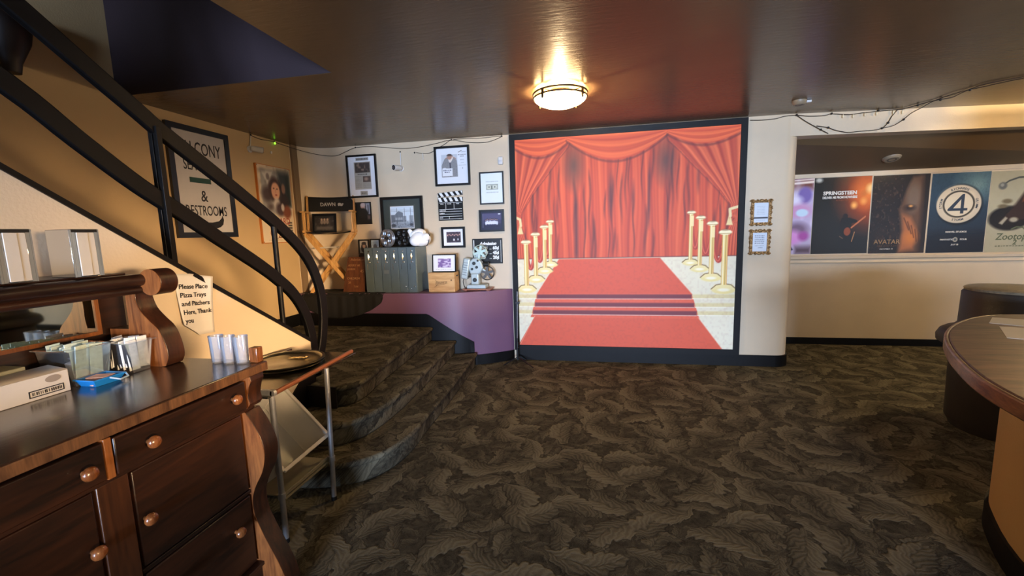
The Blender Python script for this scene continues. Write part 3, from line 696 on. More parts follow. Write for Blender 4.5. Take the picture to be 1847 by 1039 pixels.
# mirrored gallery on top
k_ = lambda x, z: (.92 * x, 1.5 - .92 * (1.5 - z))
bp_ = [k_(*p) for p in smooth_path([(-1.898, 1.268), (-1.88, 1.221), (-1.84, 1.178), (-1.80, 1.14), (-1.776, 1.081), (-1.768, 1.02), (-1.785, .982)], 4)] + [k_(-1.85, .976), k_(-2.05, .976), k_(-2.05, 1.14)] + [k_(*p) for p in smooth_path([(-1.95, 1.14), (-1.944, 1.18), (-1.945, 1.24), (-1.94, 1.30), (-1.92, 1.345), (-1.89, 1.37)], 3)]
roll = [(-1.664 + .050 * math.cos(a), 1.352 + .050 * math.sin(a)) for a in [math.radians(130 - 12 * i) for i in range(25)]]
bp_ = bp_[::-1]
bp2 = bp_ 
for y0 in (1.318, .36):
    mb = MB().prism(bp2, y0 + .002, y0 + .073, 'y').prism([(-1.664 + .05 * math.cos(2 * PI * i / 28), 1.352 + .05 * math.sin(2 * PI * i / 28)) for i in range(28)], y0 + .002, y0 + .073, 'y')
    c = mb.build('bracket', OAKV, sb, bevel=.003)
    MB().prism(bp2, y0, y0 + .0022, 'y').prism([(-1.664 + .05 * math.cos(2 * PI * i / 28), 1.352 + .05 * math.sin(2 * PI * i / 28)) for i in range(28)], y0, y0 + .0022, 'y').build('bracket_lit_side', OAKL, c)  # lighter slab paints the lit side of the bracket
sp = [(-1.97, 1.384), (-1.715, 1.384)] + [(-1.702 + .022 * math.cos(math.radians(90 - 22.5 * i)), 1.362 + .022 * math.sin(math.radians(90 - 22.5 * i))) for i in range(8)] + [(-1.706, 1.338)] + [(-1.712 + .014 * math.cos(math.radians(70 - 25 * i)), 1.324 + .014 * math.sin(math.radians(70 - 25 * i))) for i in range(7)] + [(-1.97, 1.312)]
MB().prism(sp, .436, 1.317, 'y').build('shelf', OAK, sb, bevel=.001)
MB().box(-1.97, -1.745, .44, 1.30, 1.384, 1.391).build('shelf_cap', OAK, sb, bevel=.003)
MB().box(-1.97, -1.90, .362, 1.392, 1.021, 1.312).build('gallery_back', OAK, sb)
MIR = mat('old_mirror_glass', (190, 190, 176), .03, 1., var=.02)
for y0, y1 in ((1.0, 1.283), (.47, .753)):
    o = MB().box(-1.901, -1.896, y0, y1, 1.165, 1.292).build('mirror', MIR, sb)
    frame_bars(y0 - .012, y1 + .012, 1.153, 1.304, .014, -1.90, -1.890, 'left').build('mirror_bead', OAKL, o)
DZ = 1.0215

# ------------------------------------------------------------------ things on the sideboard
CHROME = mat('polished_chrome', (214, 218, 222), .09, 1., var=.03)
NAPK = mat('white_napkin_paper', (196, 190, 178), .85, bump=.15, bscale=30, var=.04)
BLK = mat('black_plastic', (18, 18, 20), .4, var=.2)
def dispenser(y0, label):
    x0, x1, z0, z1 = -1.815, -1.705, 1.3845, 1.552; y1 = y0 + .078
    t = thing('napkin_dispenser', label, 'napkin dispenser', ((x0 + x1) / 2, (y0 + y1) / 2, z0), 'chrome napkin dispensers on the gallery shelf')
    z0 = 1.392
    MB().box(x0, x1, y0, y0 + .002, z0, z1).box(x0, x1, y1 - .002, y1, z0, z1).box(x0, x0 + .002, y0, y1, z0, z1).box(x0, x1, y0, y1, z0, z0 + .002).box(x1 - .003, x1, y0 - .006, y0 + .012, z0, z1).box(x1 - .003, x1, y1 - .012, y1 + .004, z0, z1).build('shell', CHROME, t, bevel=.0008)
    MB().box(x0 + .004, x1 - .006, y0 + .004, y1 - .004, z0 + .004, z1 - .012).box(x1 - .0035, x1 + .003, y0 + .014, y0 + .046, z0 + .004, z1 - .01).box(x1 - .0035, x1 + .0015, y0 + .046, y1 - .012, z0 + .004, z1 - .01).build('napkin_stack', NAPK, t, bevel=.001)
    MB().box(x0 + .001, x1 + .001, y0 + .001, y1 - .001, z1 - .009, z1 + .001).build('lid', BLK, t)
dispenser(1.12, 'chrome napkin dispenser nearest the scrolled bracket on the gallery shelf')
dispenser(.937, 'chrome napkin dispenser cut by the left edge of the photo on the gallery shelf')

CLEAR = clear('clear_plastic', (240, 244, 248), .1, .04)
def open_tray(mb, x0, x1, y0, y1, z0, z1, fl=.012, t=.0025, rim=.01):
    """tapered open container with a rim"""
    def ring(d, z): return [(x0 - d, y0 - d, z), (x1 + d, y0 - d, z), (x1 + d, y1 + d, z), (x0 - d, y1 + d, z)]
    L = [ring(-fl, z0), ring(0, z1), ring(rim, z1), ring(rim, z1 - .004), ring(t * 1.2, z1 - .004), ring(-fl + t, z0 - .0)]
    V = ring(-fl, z0 + t) + ring(0, z1) + ring(rim, z1) + ring(rim, z1 - .004) + ring(.001, z1 - .004) + ring(-fl + .001, z0)
    F = [(0, 1, 2, 3), (23, 22, 21, 20)]
    for a in range(5):
        for k in range(4): F.append((a * 4 + k, a * 4 + (k + 1) % 4, a * 4 + 4 + (k + 1) % 4, a * 4 + 4 + k))
    return mb.add(V, F)
def packets(n, x0, x1, y0, y1, z0, label, group, cols, seed, size=(.05, .0035, .062)):
    r = random.Random(seed); first = None
    PM = mat('printed_packet_' + str(seed), cols, .55, var=.12, vscale=60)
    for i in range(n):
        row = i % 2; k = i // 2; m = (n + 1) // 2
        x = x0 + (x1 - x0) * (k + .5) / m; y = y0 + (y1 - y0) * (.27 if row == 0 else .73)
        if first is None:
            mb = MB(); q = [(-.5, -.5), (.5, -.5), (.5, .5), (-.5, .5)]
            mb.obox((0, 0, size[2] / 2), (size[1], size[0] * .86, size[2])); o = mb.build('sweetener_packet', PM, bevel=.0012); first = o
        else:
            o = first.copy(); COL.objects.link(o)
        o.location = (x, y, z0 + .004 + r.uniform(0, .012)); o.rotation_euler = (r.uniform(-.12, .12), r.uniform(-.1, .22), r.uniform(-.22, .22))
        tag(o, label, 'packet', group)
b1 = thing('plastic_bin', 'clear plastic bin of white packets beside the scrolled bracket of the sideboard', 'bin', (-1.735, 1.265, DZ))
open_tray(MB(), -1.80, -1.675, 1.222, 1.306, DZ, DZ + .118).build('body', CLEAR, b1)
packets(14, -1.79, -1.685, 1.225, 1.303, DZ + .006, 'white paper packet standing in the clear bin beside the scrolled bracket', 'white packets in the bin by the bracket', (226, 226, 220), 5, (.042, .0035, .112))
b2 = thing('plastic_bin', 'clear plastic bin of greenish packets behind the white carton on the sideboard', 'bin', (-1.795, 1.135, DZ))
open_tray(MB(), -1.872, -1.725, 1.075, 1.20, DZ, DZ + .128).build('body', CLEAR, b2)
packets(12, -1.858, -1.745, 1.09, 1.19, DZ + .006, 'pale green and white packet standing in the bin behind the white carton', 'packets in the bin behind the carton', (206, 224, 214), 6, (.045, .0035, .122))
BLUE = mat('bright_blue_plastic', (32, 128, 206), .3, var=.08)
b3 = thing('blue_tray', 'small bright blue plastic tray of pink packets at the end of the white carton', 'tray', (-1.69, 1.13, DZ))
open_tray(MB(), -1.735, -1.652, 1.085, 1.178, DZ, DZ + .026, fl=.01, rim=.004).build('body', BLUE, b3)
MB().tube([(-1.65, 1.13, DZ + .022), (-1.632, 1.15, DZ + .01), (-1.638, 1.18, DZ + .012), (-1.655, 1.185, DZ + .022)], .003, 8).build('handle', mat('pale_blue_plastic', (170, 200, 226), .3), b3)
PK = mat('pink_packet_paper', (222, 180, 166), .6, var=.1, vscale=50); first = None
for i in range(5):
    if first is None: first = o = MB().obox((0, 0, 0), (.062, .045, .0035)).build('sweetener_packet', PK, bevel=.001)
    else: o = first.copy(); COL.objects.link(o)
    o.location = (-1.694 + .004 * (i % 2), 1.125 + .004 * (i - 2), DZ + .0042 + i * .0046); o.rotation_euler = (.0, .0, .12 * (i - 2))
    tag(o, 'pink paper packet lying in the small blue tray on the sideboard', 'packet', 'pink packets in the blue tray')

CARD = mat('white_carton_board', (206, 200, 190), .7, bump=.05, var=.05)
bx_ = thing('carton', 'long white cardboard carton with a barcode label at the left edge', 'carton', (-1.755, .8, DZ))
MB().box(-1.788, -1.72, .50, 1.062, DZ, DZ + .074).build('body', CARD, bx_, bevel=.002)
MB().add([(-1.788, .50, DZ + .086), (-1.72, .50, DZ + .075), (-1.715, 1.058, DZ + .075), (-1.783, 1.05, DZ + .088)], [(0, 1, 2, 3)]).build('flap', CARD, bx_, solid=.002)
INK = mat('black_print_ink', (20, 20, 22), .6)
def barcode(parent, x, y0, y1, z0, z1, seed=2):
    r = random.Random(seed); mb = MB()
    for a, b, c, d in ((y0, y1, z0, z0 + .003), (y0, y1, z1 - .003, z1), (y0, y0 + .003, z0, z1), (y1 - .003, y1, z0, z1)): mb.box(x - .0005, x + .0004, a, b, c, d)
    y = y0 + .008
    while y < y1 - .008:
        w = r.choice((.001, .002, .0032)); mb.box(x - .0005, x + .0004, y, y + w, z0 + .006, z1 - .006); y += w + r.choice((.0012, .002, .004))
    mb.build('barcode', INK, parent)
barcode(bx_, -1.7196, .955, 1.045, DZ + .010, DZ + .032)
MB().lathe([(0, 0), (.016, 0), (.016, .0006), (0, .0006)], (-1.7198, 1.02, DZ + .055), 24, Matrix(((0, 0, 1), (1.3, 0, 0), (0, .7, 0)))).build('stamp', mat('grey_brown_stamp', (150, 138, 126), .7), bx_)
o_ = thing('card_box', 'low olive cardboard box behind the white carton on the sideboard', 'box', (-1.83, .75, DZ))
MB().box(-1.888, -1.794, .50, 1.0, DZ, DZ + .098).build('body', mat('olive_card', (150, 146, 116), .7), o_, bevel=.002)
MB().lathe([(0, 0), (.02, 0), (.02, .0008), (0, .0008)], (-1.835, .93, DZ + .0978), 24, Matrix(((.7, 0, 0), (0, 1.1, 0), (0, 0, 1)))).build('printed_oval', mat('dark_green_ink', (50, 56, 44), .6), o_)

# fluted clear tumblers at the end of the sideboard
def tumbler(x, y, label):
    prof = [(.019, 0), (.021, .004), (.0255, .105), (.0265, .105), (.0265, .109), (.0245, .109), (.0235, .104), (.0195, .006), (0, .005), (0, 0)]
    n = 40; V = []
    for j in range(n):
        a = 2 * PI * j / n; k = 1 + .05 * math.cos(a * 10)
        V += [(x + r * (k if 0 < z < .1 else 1) * math.cos(a), y + r * (k if 0 < z < .1 else 1) * math.sin(a), DZ + z) for r, z in prof]
    m = len(prof); F = [(j * m + i, ((j + 1) % n) * m + i, ((j + 1) % n) * m + i + 1, j * m + i + 1) for j in range(n) for i in range(m - 1)]
    o = MB().add(V, F).build('plastic_tumbler', clear('clear_fluted_plastic', (240, 244, 250), .1, .13))
    tag(o, label, 'tumbler', 'clear tumblers on the sideboard')
tumbler(-1.478, 1.395, 'clear fluted tumbler farthest left of the three on the sideboard corner')
tumbler(-1.422, 1.392, 'clear fluted tumbler in the middle of the three on the sideboard corner')
tumbler(-1.366, 1.396, 'clear fluted tumbler beside the small wooden block on the sideboard corner')
tag(MB().box(-1.338, -1.302, 1.40, 1.432, DZ, DZ + .06).build('wooden_block', KNOB, bevel=.003), 'small reddish wooden block behind the clear tumblers on the sideboard end', 'block')

# notice taped to the stair side wall
nt_ = thing('paper_notice', 'curling white paper notice about pizza trays taped to the stair wall', 'notice', (XS, 1.82, 1.03))
def sheetpt(a, b):
    y = 1.716 + (1.918 - 1.716) * a + (-.02 * (1 - b) * a); z = 1.085 + .015 * (1 - abs(a - .4)) + (1.338 - .03 * a - 1.085) * b - (.075 * (1 - b) * min(1, a * 2.2))
    d = .004 + .024 * (1 - b) ** 2 * (1 - a) + .022 * a * (b - .3) ** 2 + .004 * math.sin(a * 7)
    return (XS + d, y, z)
MB().grid(sheetpt, 14, 16).build('sheet', PAPER, nt_, solid=.0008)
for i, l in enumerate(('Please Place', 'Pizza Trays', 'and Pitchers', 'Here, Thank', 'you')):
    R = FACE_RIGHT @ Matrix.Rotation(-.10, 3, 'Z')
    o = lettering(l, INK, nt_, (XS, 1.727, 1.272 - .043 * i), .033, R, 'LEFT', .0006)
    for v in o.data.vertices:                                   # the ink follows the curl of the sheet
        y = v.co.y + 1.82; z = v.co.z + 1.03; a_ = min(1, max(0, (y - 1.716) / .2)); lo, hi = 0., 1.
        for _ in range(18):
            md = (lo + hi) / 2
            if sheetpt(a_, md)[2] < z: lo = md
            else: hi = md
        v.co.x += sheetpt(a_, lo)[0] - XS + .0016

# ------------------------------------------------------------------ steel cart with pizza trays
STEEL = mat('brushed_steel', (190, 194, 200), .3, .75, var=.06, vscale=30)
WHITEP = mat('white_tub_plastic', (206, 204, 196), .4, var=.04)
ct_ = thing('serving_cart', 'steel tube serving cart with a wooden push bar at the sideboard end', 'cart', (-1.74, 1.9, 0))
MB().box(-1.985, -1.512, 1.66, 2.42, .758, .766).box(-1.985, -1.975, 1.66, 2.42, .766, .782).build('top', mat('dull_steel_sheet', (128, 124, 112), .25, 1., var=.08), ct_, bevel=.002)
MB().tube([(-1.497, 1.70, .778), (-1.52, 2.385, .785)], .0125, 14).build('push_bar', mat('copper_brown_bar', (132, 80, 52), .3, .35, coat=.3), ct_, bevel=.001)
MB().box(-1.60, -1.505, 1.682, 1.70, .762, .792).lathe([(0, -.009), (.015, -.009), (.015, .009), (0, .009)], (-1.505, 1.691, .777), 20, Matrix(((1, 0, 0), (0, 0, -1), (0, 1, 0)))).build('bar_bracket', STEEL, ct_, bevel=.002)
for x, y in ((-1.52, 1.695), (-1.487, 2.045), (-1.955, 1.70), (-1.955, 2.05)):
    l = MB().tube([(x, y, .02), (x, y + (.03 if y > 2 else 0), .775)], .0135, 14).build('leg', STEEL, ct_)
    MB().tube([(x, y, .0), (x, y, .022)], .0155, 14).build('foot', BLK, l)
    MB().tube([(x, y + (.009 if y > 2 else 0), .232), (x, y + (.009 if y > 2 else 0), .262)], .018, 14).build('collar', STEEL, l)
MB().box(-1.97, -1.505, 1.70, 2.055, .236, .244).box(-1.512, -1.505, 1.70, 2.055, .222, .262).box(-1.97, -1.963, 1.70, 2.055, .222, .262).build('shelf', mat('putty_shelf', (132, 128, 108), .45), ct_, bevel=.002)
# a white bus tub tipped onto its side on the shelf
tub = thing('dish_tub', 'white plastic dish tub tipped on its side in the steel cart', 'tub', (-1.7, 1.88, .245))
tb = MB(); a_ = Vector((-1.508, 1.712, .375)); w_ = Vector((0, .345, .015)); h_ = Vector((-.265, 0, .275)); dv = Vector((-.125, 0, -.115))
P4 = [a_, a_ + w_, a_ + w_ + h_, a_ + h_]; cen = (P4[0] + P4[2]) / 2
inn = [cen + (p - cen) * .9 + dv for p in P4]; lip = [cen + (p - cen) * 1.03 for p in P4]
V = lip + P4 + [p + dv * .0 for p in P4] + inn
tb.add(V, [(0, 1, 5, 4), (1, 2, 6, 5), (2, 3, 7, 6), (3, 0, 4, 7)] + [(8 + k, 8 + (k + 1) % 4, 12 + (k + 1) % 4, 12 + k) for k in range(4)] + [(12, 13, 14, 15)])
tb.build('body', WHITEP, tub, solid=.006, bevel=.003)
rb = MB()
for k in range(4): rb.beam(lip[k], lip[(k + 1) % 4], .02, .012, up=(.72, 0, .69))
rb.build('rim', WHITEP, tub, bevel=.003)
PAN = mat('worn_aluminium_pan', (146, 140, 124), .28, 1., var=.12, vscale=20)
def pan(z, x, y, label):
    o = MB().lathe([(0, z), (.178, z), (.186, z + .004), (.192, z + .012), (.206, z + .013), (.207, z + .0155), (.204, z + .0165), (.190, z + .0155), (.184, z + .007), (.176, z + .0025), (0, z + .0025)], (x, y, 0), 64).build('pizza_tray', PAN)
    tag(o, label, 'pizza tray', 'stacked pizza trays on the cart')
pan(.7665, -1.79, 2.14, 'round aluminium pizza tray at the bottom of the pair on the cart')
pan(.7795, -1.795, 2.15, 'round aluminium pizza tray on top of the pair on the cart')
sc_ = MB().grid(lambda a, b: (-1.82 + .1 * a + .012 * math.sin(a * 17), 2.20 + .03 * a + .026 * (b - .5) * (1 + .3 * math.sin(a * 25)), .785 + .005 * (math.sin(a * 19 + b * 3) + 1) * (1 - abs(b - .5))), 14, 5).build('crumpled_wrapper', mat('tan_wrapper_paper', (196, 170, 116), .7, bump=.2), solid=.001)
tag(sc_, 'small crumpled tan wrapper lying on the top pizza tray', 'wrapper')
# ------------------------------------------------------------------ framed things on the back wall
YW = 4.868
FRB = mat('black_frame_lacquer', (14, 14, 15), .3, var=.2)
WHITEINK = mat('white_print_ink', (232, 236, 236), .6, var=.02)
FGLASS = clear('picture_glass', (250, 250, 250), .05)
GROUPW = 'framed pictures on the cream back wall'
def framed(label, x0, x1, z0, z1, w, pic, depth=.022, name='picture_frame', m=None, cat='picture'):
    t = thing(name, label, cat, ((x0 + x1) / 2, YW, z0), GROUPW)
    frame_bars(x0, x1, z0, z1, w, YW, YW - depth).build('frame', m or FRB, t)
    pic.sheet('print', t, (x0 + w * .8, YW - .006, z0 + w * .8), x1 - x0 - 1.6 * w, z1 - z0 - 1.6 * w)
    return t
OFFW = (226, 230, 236)
# tall newspaper clipping
p = Print(90, 120, OFFW)
p.rect(.30, .76, .895, .965, (150, 148, 142), .01).scribble(.33, .73, .93, .03, (40, 40, 40), 7, 1)
p.rect(.22, .82, .17, .86, (168, 164, 152), .01); p.rect(.25, .79, .59, .84, (64, 54, 48), .01)
n = p.noise(18, 3); p.mix(np.clip(n - .55, 0, 1) * 1.6 * ((p.u > .25) & (p.u < .79) & (p.v > .59) & (p.v < .84)), (176, 150, 128))
p.scribble(.34, .70, .55, .028, (30, 28, 28), 6, 2)
p.rect(.52, .80, .35, .50, (84, 70, 62), .01); p.ell(.64, .43, .07, .04, (160, 134, 116), .04)
for k in range(9): p.scribble(.25, .48, .50 - k * .034, .012, (108, 104, 96), 8, 10 + k)
for k in range(4): p.scribble(.52, .80, .32 - k * .034, .012, (108, 104, 96), 8, 30 + k)
p.rect(.40, .66, .02, .13, (160, 156, 146), .01).scribble(.44, .62, .075, .03, (60, 58, 54), 4, 4)
framed('tall black frame with a newspaper clipping, highest left on the back wall', -2.969, -2.574, 1.975, 2.481, .022, p)
# small dark portrait photo
p = Print(50, 64, (22, 22, 24))
p.rect(.55, .95, .45, .98, (150, 160, 178), .05); p.rect(.62, .68, .5, .95, (40, 40, 46), .02); p.rect(.8, .86, .5, .9, (50, 50, 58), .03)
p.ell(.45, .84, .15, .14, (190, 160, 146), .05); p.ell(.47, .90, .17, .10, (196, 186, 190), .05); p.ell(.44, .40, .40, .34, (26, 28, 26), .08); p.rect(.1, .9, .0, .3, (20, 22, 20), .1); p.rect(.75, .98, .2, .4, (86, 74, 70), .1)
framed('small dark frame with a portrait of a person in black, below the clipping', -2.889, -2.683, 1.654, 1.921, .010, p, .016)
# green matted street photograph
p = Print(110, 118, (52, 60, 54))
p.rect(.15, .85, .165, .875, (60, 68, 62), .004); n = p.noise(9, 5); p.mix((n - .5) * .25, (30, 34, 30))
X0, X1, Z0, Z1 = .20, .79, .37, .83
p.rect(X0 - .012, X1 + .012, Z0 - .012, Z1 + .012, (224, 228, 230), .004)
def inr(a): return a * ((p.u > X0) & (p.u < X1) & (p.v > Z0) & (p.v < Z1))
p.mix(inr(np.ones_like(p.u)), (196, 214, 228)); p.mix(inr(np.clip((.55 - p.v) * 12, 0, 1)), (132, 146, 160))
p.rect(.20, .30, .50, .66, (96, 106, 118), .01); p.poly([(.30, .50), (.30, .66), (.40, .74), (.52, .70), (.52, .50)], (104, 116, 128), .006); p.rect(.52, .60, .50, .63, (126, 138, 150), .01); p.rect(.68, .79, .50, .64, (140, 152, 162), .01)
for k in range(4): p.rect(.32 + .05 * k, .345 + .05 * k, .55, .60, (180, 196, 206), .005)
for x in (.36, .56, .72): p.line([(x, .46), (x, .80)], .008, (70, 80, 90), .004)
for y in (.77, .74): p.line([(.20, y), (.79, y - .02)], .004, (110, 122, 134), .003)
n = p.noise(40, 6); p.mix(inr(np.clip(n - .5, 0, 1) * 1.3 * (p.v < .54)), (64, 72, 80)); p.ell(.26, .43, .06, .035, (56, 62, 70), .02); p.ell(.73, .44, .05, .03, (60, 66, 74), .02)
framed('large black frame with dark green mat and street photograph behind the film reels', -2.553, -2.012, 1.362, 1.966, .032, p, .028)
# magazine page
p = Print(110, 116, OFFW)
X0, X1, Z0, Z1 = .16, .66, .20, .82
p.rect(X0, X1, Z0, Z1, (196, 202, 210), .004)
p.poly([(X0, .20), (X0, .52), (.26, .70), (.36, .76), (.40, .62), (.46, .62), (.54, .74), (.64, .66), (X1, .52), (X1, .20)], (138, 138, 140), .01)
n = p.noise(60, 9); p.mix((n - .5) * .8 * ((p.u > X0) & (p.u < X1) & (p.v < .62) & (p.v > .2)), (84, 84, 90))
p.line([(.43, .62), (.44, .22)], .03, (40, 40, 60), .006); p.poly([(.36, .78), (.40, .60), (.46, .60), (.56, .76)], (226, 214, 206), .008)
p.ell(.42, .74, .07, .06, (176, 132, 110), .015); p.rect(.33, .52, .775, .80, (90, 74, 66), .01); p.ell(.42, .81, .07, .025, (76, 60, 54), .01); p.line([(.30, .72), (.40, .76)], .02, (176, 132, 110), .006); p.line([(.62, .70), (.48, .77)], .02, (176, 132, 110), .006)
p.rect(.18, .50, .225, .44, (226, 228, 232), .006); p.scribble(.21, .46, .385, .03, (34, 40, 62), 5, 3); p.scribble(.25, .42, .335, .03, (34, 40, 62), 4, 4); p.ell(.25, .44, .06, .02, (220, 222, 228), .01)
p.line([(.70, .87), (.80, .91)], .012, (20, 20, 22), .004); p.scribble(.80, .93, .875, .03, (150, 160, 170), 4, 5)
p.scribble(.69, .93, .80, .022, (90, 96, 104), 6, 6); p.scribble(.75, .87, .755, .022, (90, 96, 104), 4, 7); p.scribble(.76, .87, .66, .022, (140, 148, 156), 4, 8); p.scribble(.77, .86, .58, .022, (160, 168, 176), 4, 9); p.scribble(.70, .93, .51, .016, (150, 158, 166), 8, 10); p.ell(.82, .43, .012, .02, (150, 158, 166), .006)
framed('black frame with a magazine page of a person in grey, above the clapperboard', -1.837, -1.413, 2.061, 2.508, .024, p, .026)
# letter with a banknote
p = Print(76, 92, (228, 238, 240))
p.scribble(.24, .80, .715, .022, (120, 132, 138), 11, 2); p.scribble(.24, .80, .36, .022, (120, 132, 138), 11, 5)
p.rect(.25, .78, .45, .625, (110, 122, 112), .006); p.rect(.27, .76, .465, .61, (196, 204, 190), .006)
for x in (.38, .64): p.ell(x, .537, .10, .065, (212, 218, 206), .01); p.ell(x, .537, .028, .03, (110, 120, 112), .01)
p.rect(.47, .53, .46, .58, (110, 120, 110), .015); n = p.noise(50, 4); p.mix((n - .5) * .5 * ((p.u > .25) & (p.u < .78) & (p.v > .45) & (p.v < .625)), (80, 90, 80))
framed('thin black frame with a white page showing one banknote, beside the mural', -1.308, -1.023, 1.83, 2.195, .016, p, .02)
# blue group photograph
p = Print(80, 68, (24, 28, 56))
p.rect(.10, .92, .12, .88, (58, 56, 92), .01); p.rect(.10, .92, .55, .88, (74, 72, 112), .08); p.rect(.10, .92, .10, .34, (26, 28, 60), .1); p.ell(.84, .84, .06, .03, (230, 236, 250), .01); p.rect(.09, .11, .15, .86, (120, 120, 150), .01)
r_ = np.random.RandomState(5)
for k in range(9):
    x = .24 + .062 * k; y = .44 + .07 * r_.rand()
    p.ell(x, y - .08, .042, .10, (206, 214, 236), .02); p.ell(x, y + .09, .022, .034, (190, 150, 138), .012); p.ell(x, y + .115, .024, .022, (40, 30, 34), .01)
for k in range(6): x = .28 + .075 * k; p.ell(x, .27, .03, .09, (30, 34, 70), .02); p.ell(x - .01, .36, .035, .05, (216, 222, 240), .02)
framed('dark blue frame with a photograph of people in white shirts, below the banknote page', -1.327, -1.03, 1.518, 1.77, .020, p, .02)
# small group photograph in a wide white mat
p = Print(76, 66, (236, 238, 240))
p.rect(.16, .86, .20, .82, (60, 50, 62), .006); n = p.noise(22, 8); p.mix(np.clip(n - .5, 0, 1) * 1.2 * ((p.u > .16) & (p.u < .86) & (p.v > .2) & (p.v < .82)), (150, 118, 130))
for k in range(8): x = .21 + .085 * k; p.ell(x, .42, .04, .16, (36, 32, 46), .02); p.ell(x, .62 + .04 * (k % 2), .028, .045, (196, 152, 140), .015)
p.ell(.52, .36, .04, .07, (220, 220, 226), .02); p.ell(.72, .38, .03, .06, (216, 216, 222), .02)
framed('small black frame with a white mat around a group photograph, below the clapperboard', -1.797, -1.505, 1.342, 1.587, .026, p, .02)

# clapperboard
cl = thing('clapperboard', 'black and white movie clapperboard hanging on the back wall', 'clapperboard', (-1.67, YW, 1.664))
MB().box(-1.82, -1.517, YW - .012, YW, 1.664, 1.90).build('board', FRB, cl, bevel=.002)
def clapstick(nm, zc, tilt, flip):
    R = Matrix.Rotation(tilt, 3, 'Y'); o = Vector((-1.82, YW - .008, zc)); W_ = .305; H_ = .05
    s = MB().obox(o + R @ Vector((W_ / 2, 0, 0)), (W_, .014, H_), R).build(nm, FRB, cl, bevel=.001)
    for k in range(-1, 5):
        x = -.012 + k * .066 + (.012 if flip else .03); sh = -.026 if flip == 0 else -.022
        q = [(x, H_ / 2 - .002), (x + .034, H_ / 2 - .002), (x + .034 - sh, -H_ / 2 + .002), (x - sh, -H_ / 2 + .002)]
        q = [(min(max(a, .001), W_ - .001), b) for a, b in q]
        if q[1][0] - q[0][0] + q[2][0] - q[3][0] < .004: continue
        V = [o + R @ Vector((a, -.0075, b)) for a, b in q]; V += [v + Vector((0, -.0006, 0)) for v in V]
        MB().add(V, [(4, 5, 6, 7), (0, 1, 5, 4), (1, 2, 6, 5), (2, 3, 7, 6), (3, 0, 4, 7)]).build('stripe', WHITEINK, s)
clapstick('upper_clapstick', 1.957, -.075, 0); clapstick('lower_clapstick', 1.905, 0., 1)
cb_ = MB(); yb = YW - .0122
for z in (1.868, 1.792, 1.765, 1.735, 1.708, 1.678): cb_.box(-1.808, -1.53, yb - .0006, yb + .0004, z, z + .004)
for x in (-1.728, -1.626): cb_.box(x, x + .004, yb - .0006, yb + .0004, 1.795, 1.868)
cb_.box(-1.69, -1.686, yb - .0006, yb + .0004, 1.682, 1.71)
cb_.build('ruled_lines', WHITEINK, cl)
for s_, x, z in (('ROLL', -1.79, 1.85), ('SCENE', -1.705, 1.85), ('TAKE', -1.60, 1.85), ('DIRECTOR', -1.806, 1.772), ('CAMERA', -1.806, 1.742), ('DATE', -1.806, 1.69)):
    lettering(s_, WHITEINK, cl, (x, yb - .0006, z), .016, align='LEFT', bold=.0004)

# admission price board
ad = thing('price_board', 'black admission price board with white lettering behind the small projector', 'sign', (-1.24, YW, 1.148))
MB().box(-1.422, -1.061, YW - .012, YW, 1.148, 1.44).build('board', FRB, ad, bevel=.002)
MB().box(-1.408, -1.398, YW - .0128, YW - .0118, 1.20, 1.425).box(-1.082, -1.078, YW - .0128, YW - .0118, 1.165, 1.42).build('edge_line', WHITEINK, ad)
ya = YW - .0124
lettering('Admission', WHITEINK, ad, (-1.235, ya, 1.366), .05, bold=.0022, shear=.35, sx=.95)
for i, (a, b) in enumerate((('ADULTS', '60\u00a2'), ('JUNIORS', '45\u00a2'), ('CHILD', '20\u00a2'))):
    z = 1.316 - .055 * i
    lettering(a, WHITEINK, ad, (-1.37, ya, z), .044, align='LEFT', bold=.0016, shear=.2, sx=.8)
    lettering('...', WHITEINK, ad, (-1.205, ya, z), .04, align='CENTER', bold=.001)
    lettering(b, WHITEINK, ad, (-1.105, ya, z - .002), .052, align='RIGHT', bold=.003, sx=.95)
# small white sensor and bullet cameras
CAMW = mat('white_camera_plastic', (214, 214, 212), .35, var=.03)
se = thing('motion_sensor', 'small white motion sensor on the back wall beside the mural', 'sensor', (-1.05, YW, 2.265))
MB().box(-1.079, -1.021, YW - .034, YW, 2.266, 2.353).build('body', CAMW, se, bevel=.012, seg=4)
MB().box(-1.072, -1.028, YW - .0355, YW - .033, 2.28, 2.315).build('lens_window', mat('milky_lens', (196, 200, 206), .25), se, bevel=.002)
def bullet(label, base, wall_n, aim, wire):
    t = thing('security_camera', label, 'security camera', base, 'security cameras')
    b = Vector(base); n = Vector(wall_n)
    Rn = n.to_track_quat('Z', 'Y').to_matrix(); MB().lathe([(0, 0), (.034, 0), (.034, .008), (.02, .014), (.013, .03), (0, .03)], b, 24, Rn).build('mount', CAMW, t)
    a = Vector(aim).normalized(); c = b + n * .06; Ra = a.to_track_quat('Z', 'Y').to_matrix()
    MB().tube([b + n * .02, c], .009, 10).ball(c, .014).build('arm', CAMW, t)
    h = MB().lathe([(0, -.05), (.024, -.05), (.028, -.044), (.029, .035), (.031, .05), (.031, .058), (.027, .058), (0, .052)], c + a * .02, 28, Ra).build('housing', CAMW, t)
    f = MB().lathe([(.0, .054), (.027, .054), (.027, .060), (.012, .058), (0, .062)], c + a * .02, 28, Ra).build('face', BLK, h)
    MB().lathe([(.008, .0605), (.0115, .062), (.0115, .060), (.008, .060)], c + a * .02, 20, Ra).build('lens_ring', STEEL, t)
    if wire: MB().tube([b + n * .012 + Vector((0, 0, .03))] + [b + n * .008 + Vector(w) for w in wire], .005, 8).build('cable_cover', CAMW, t)
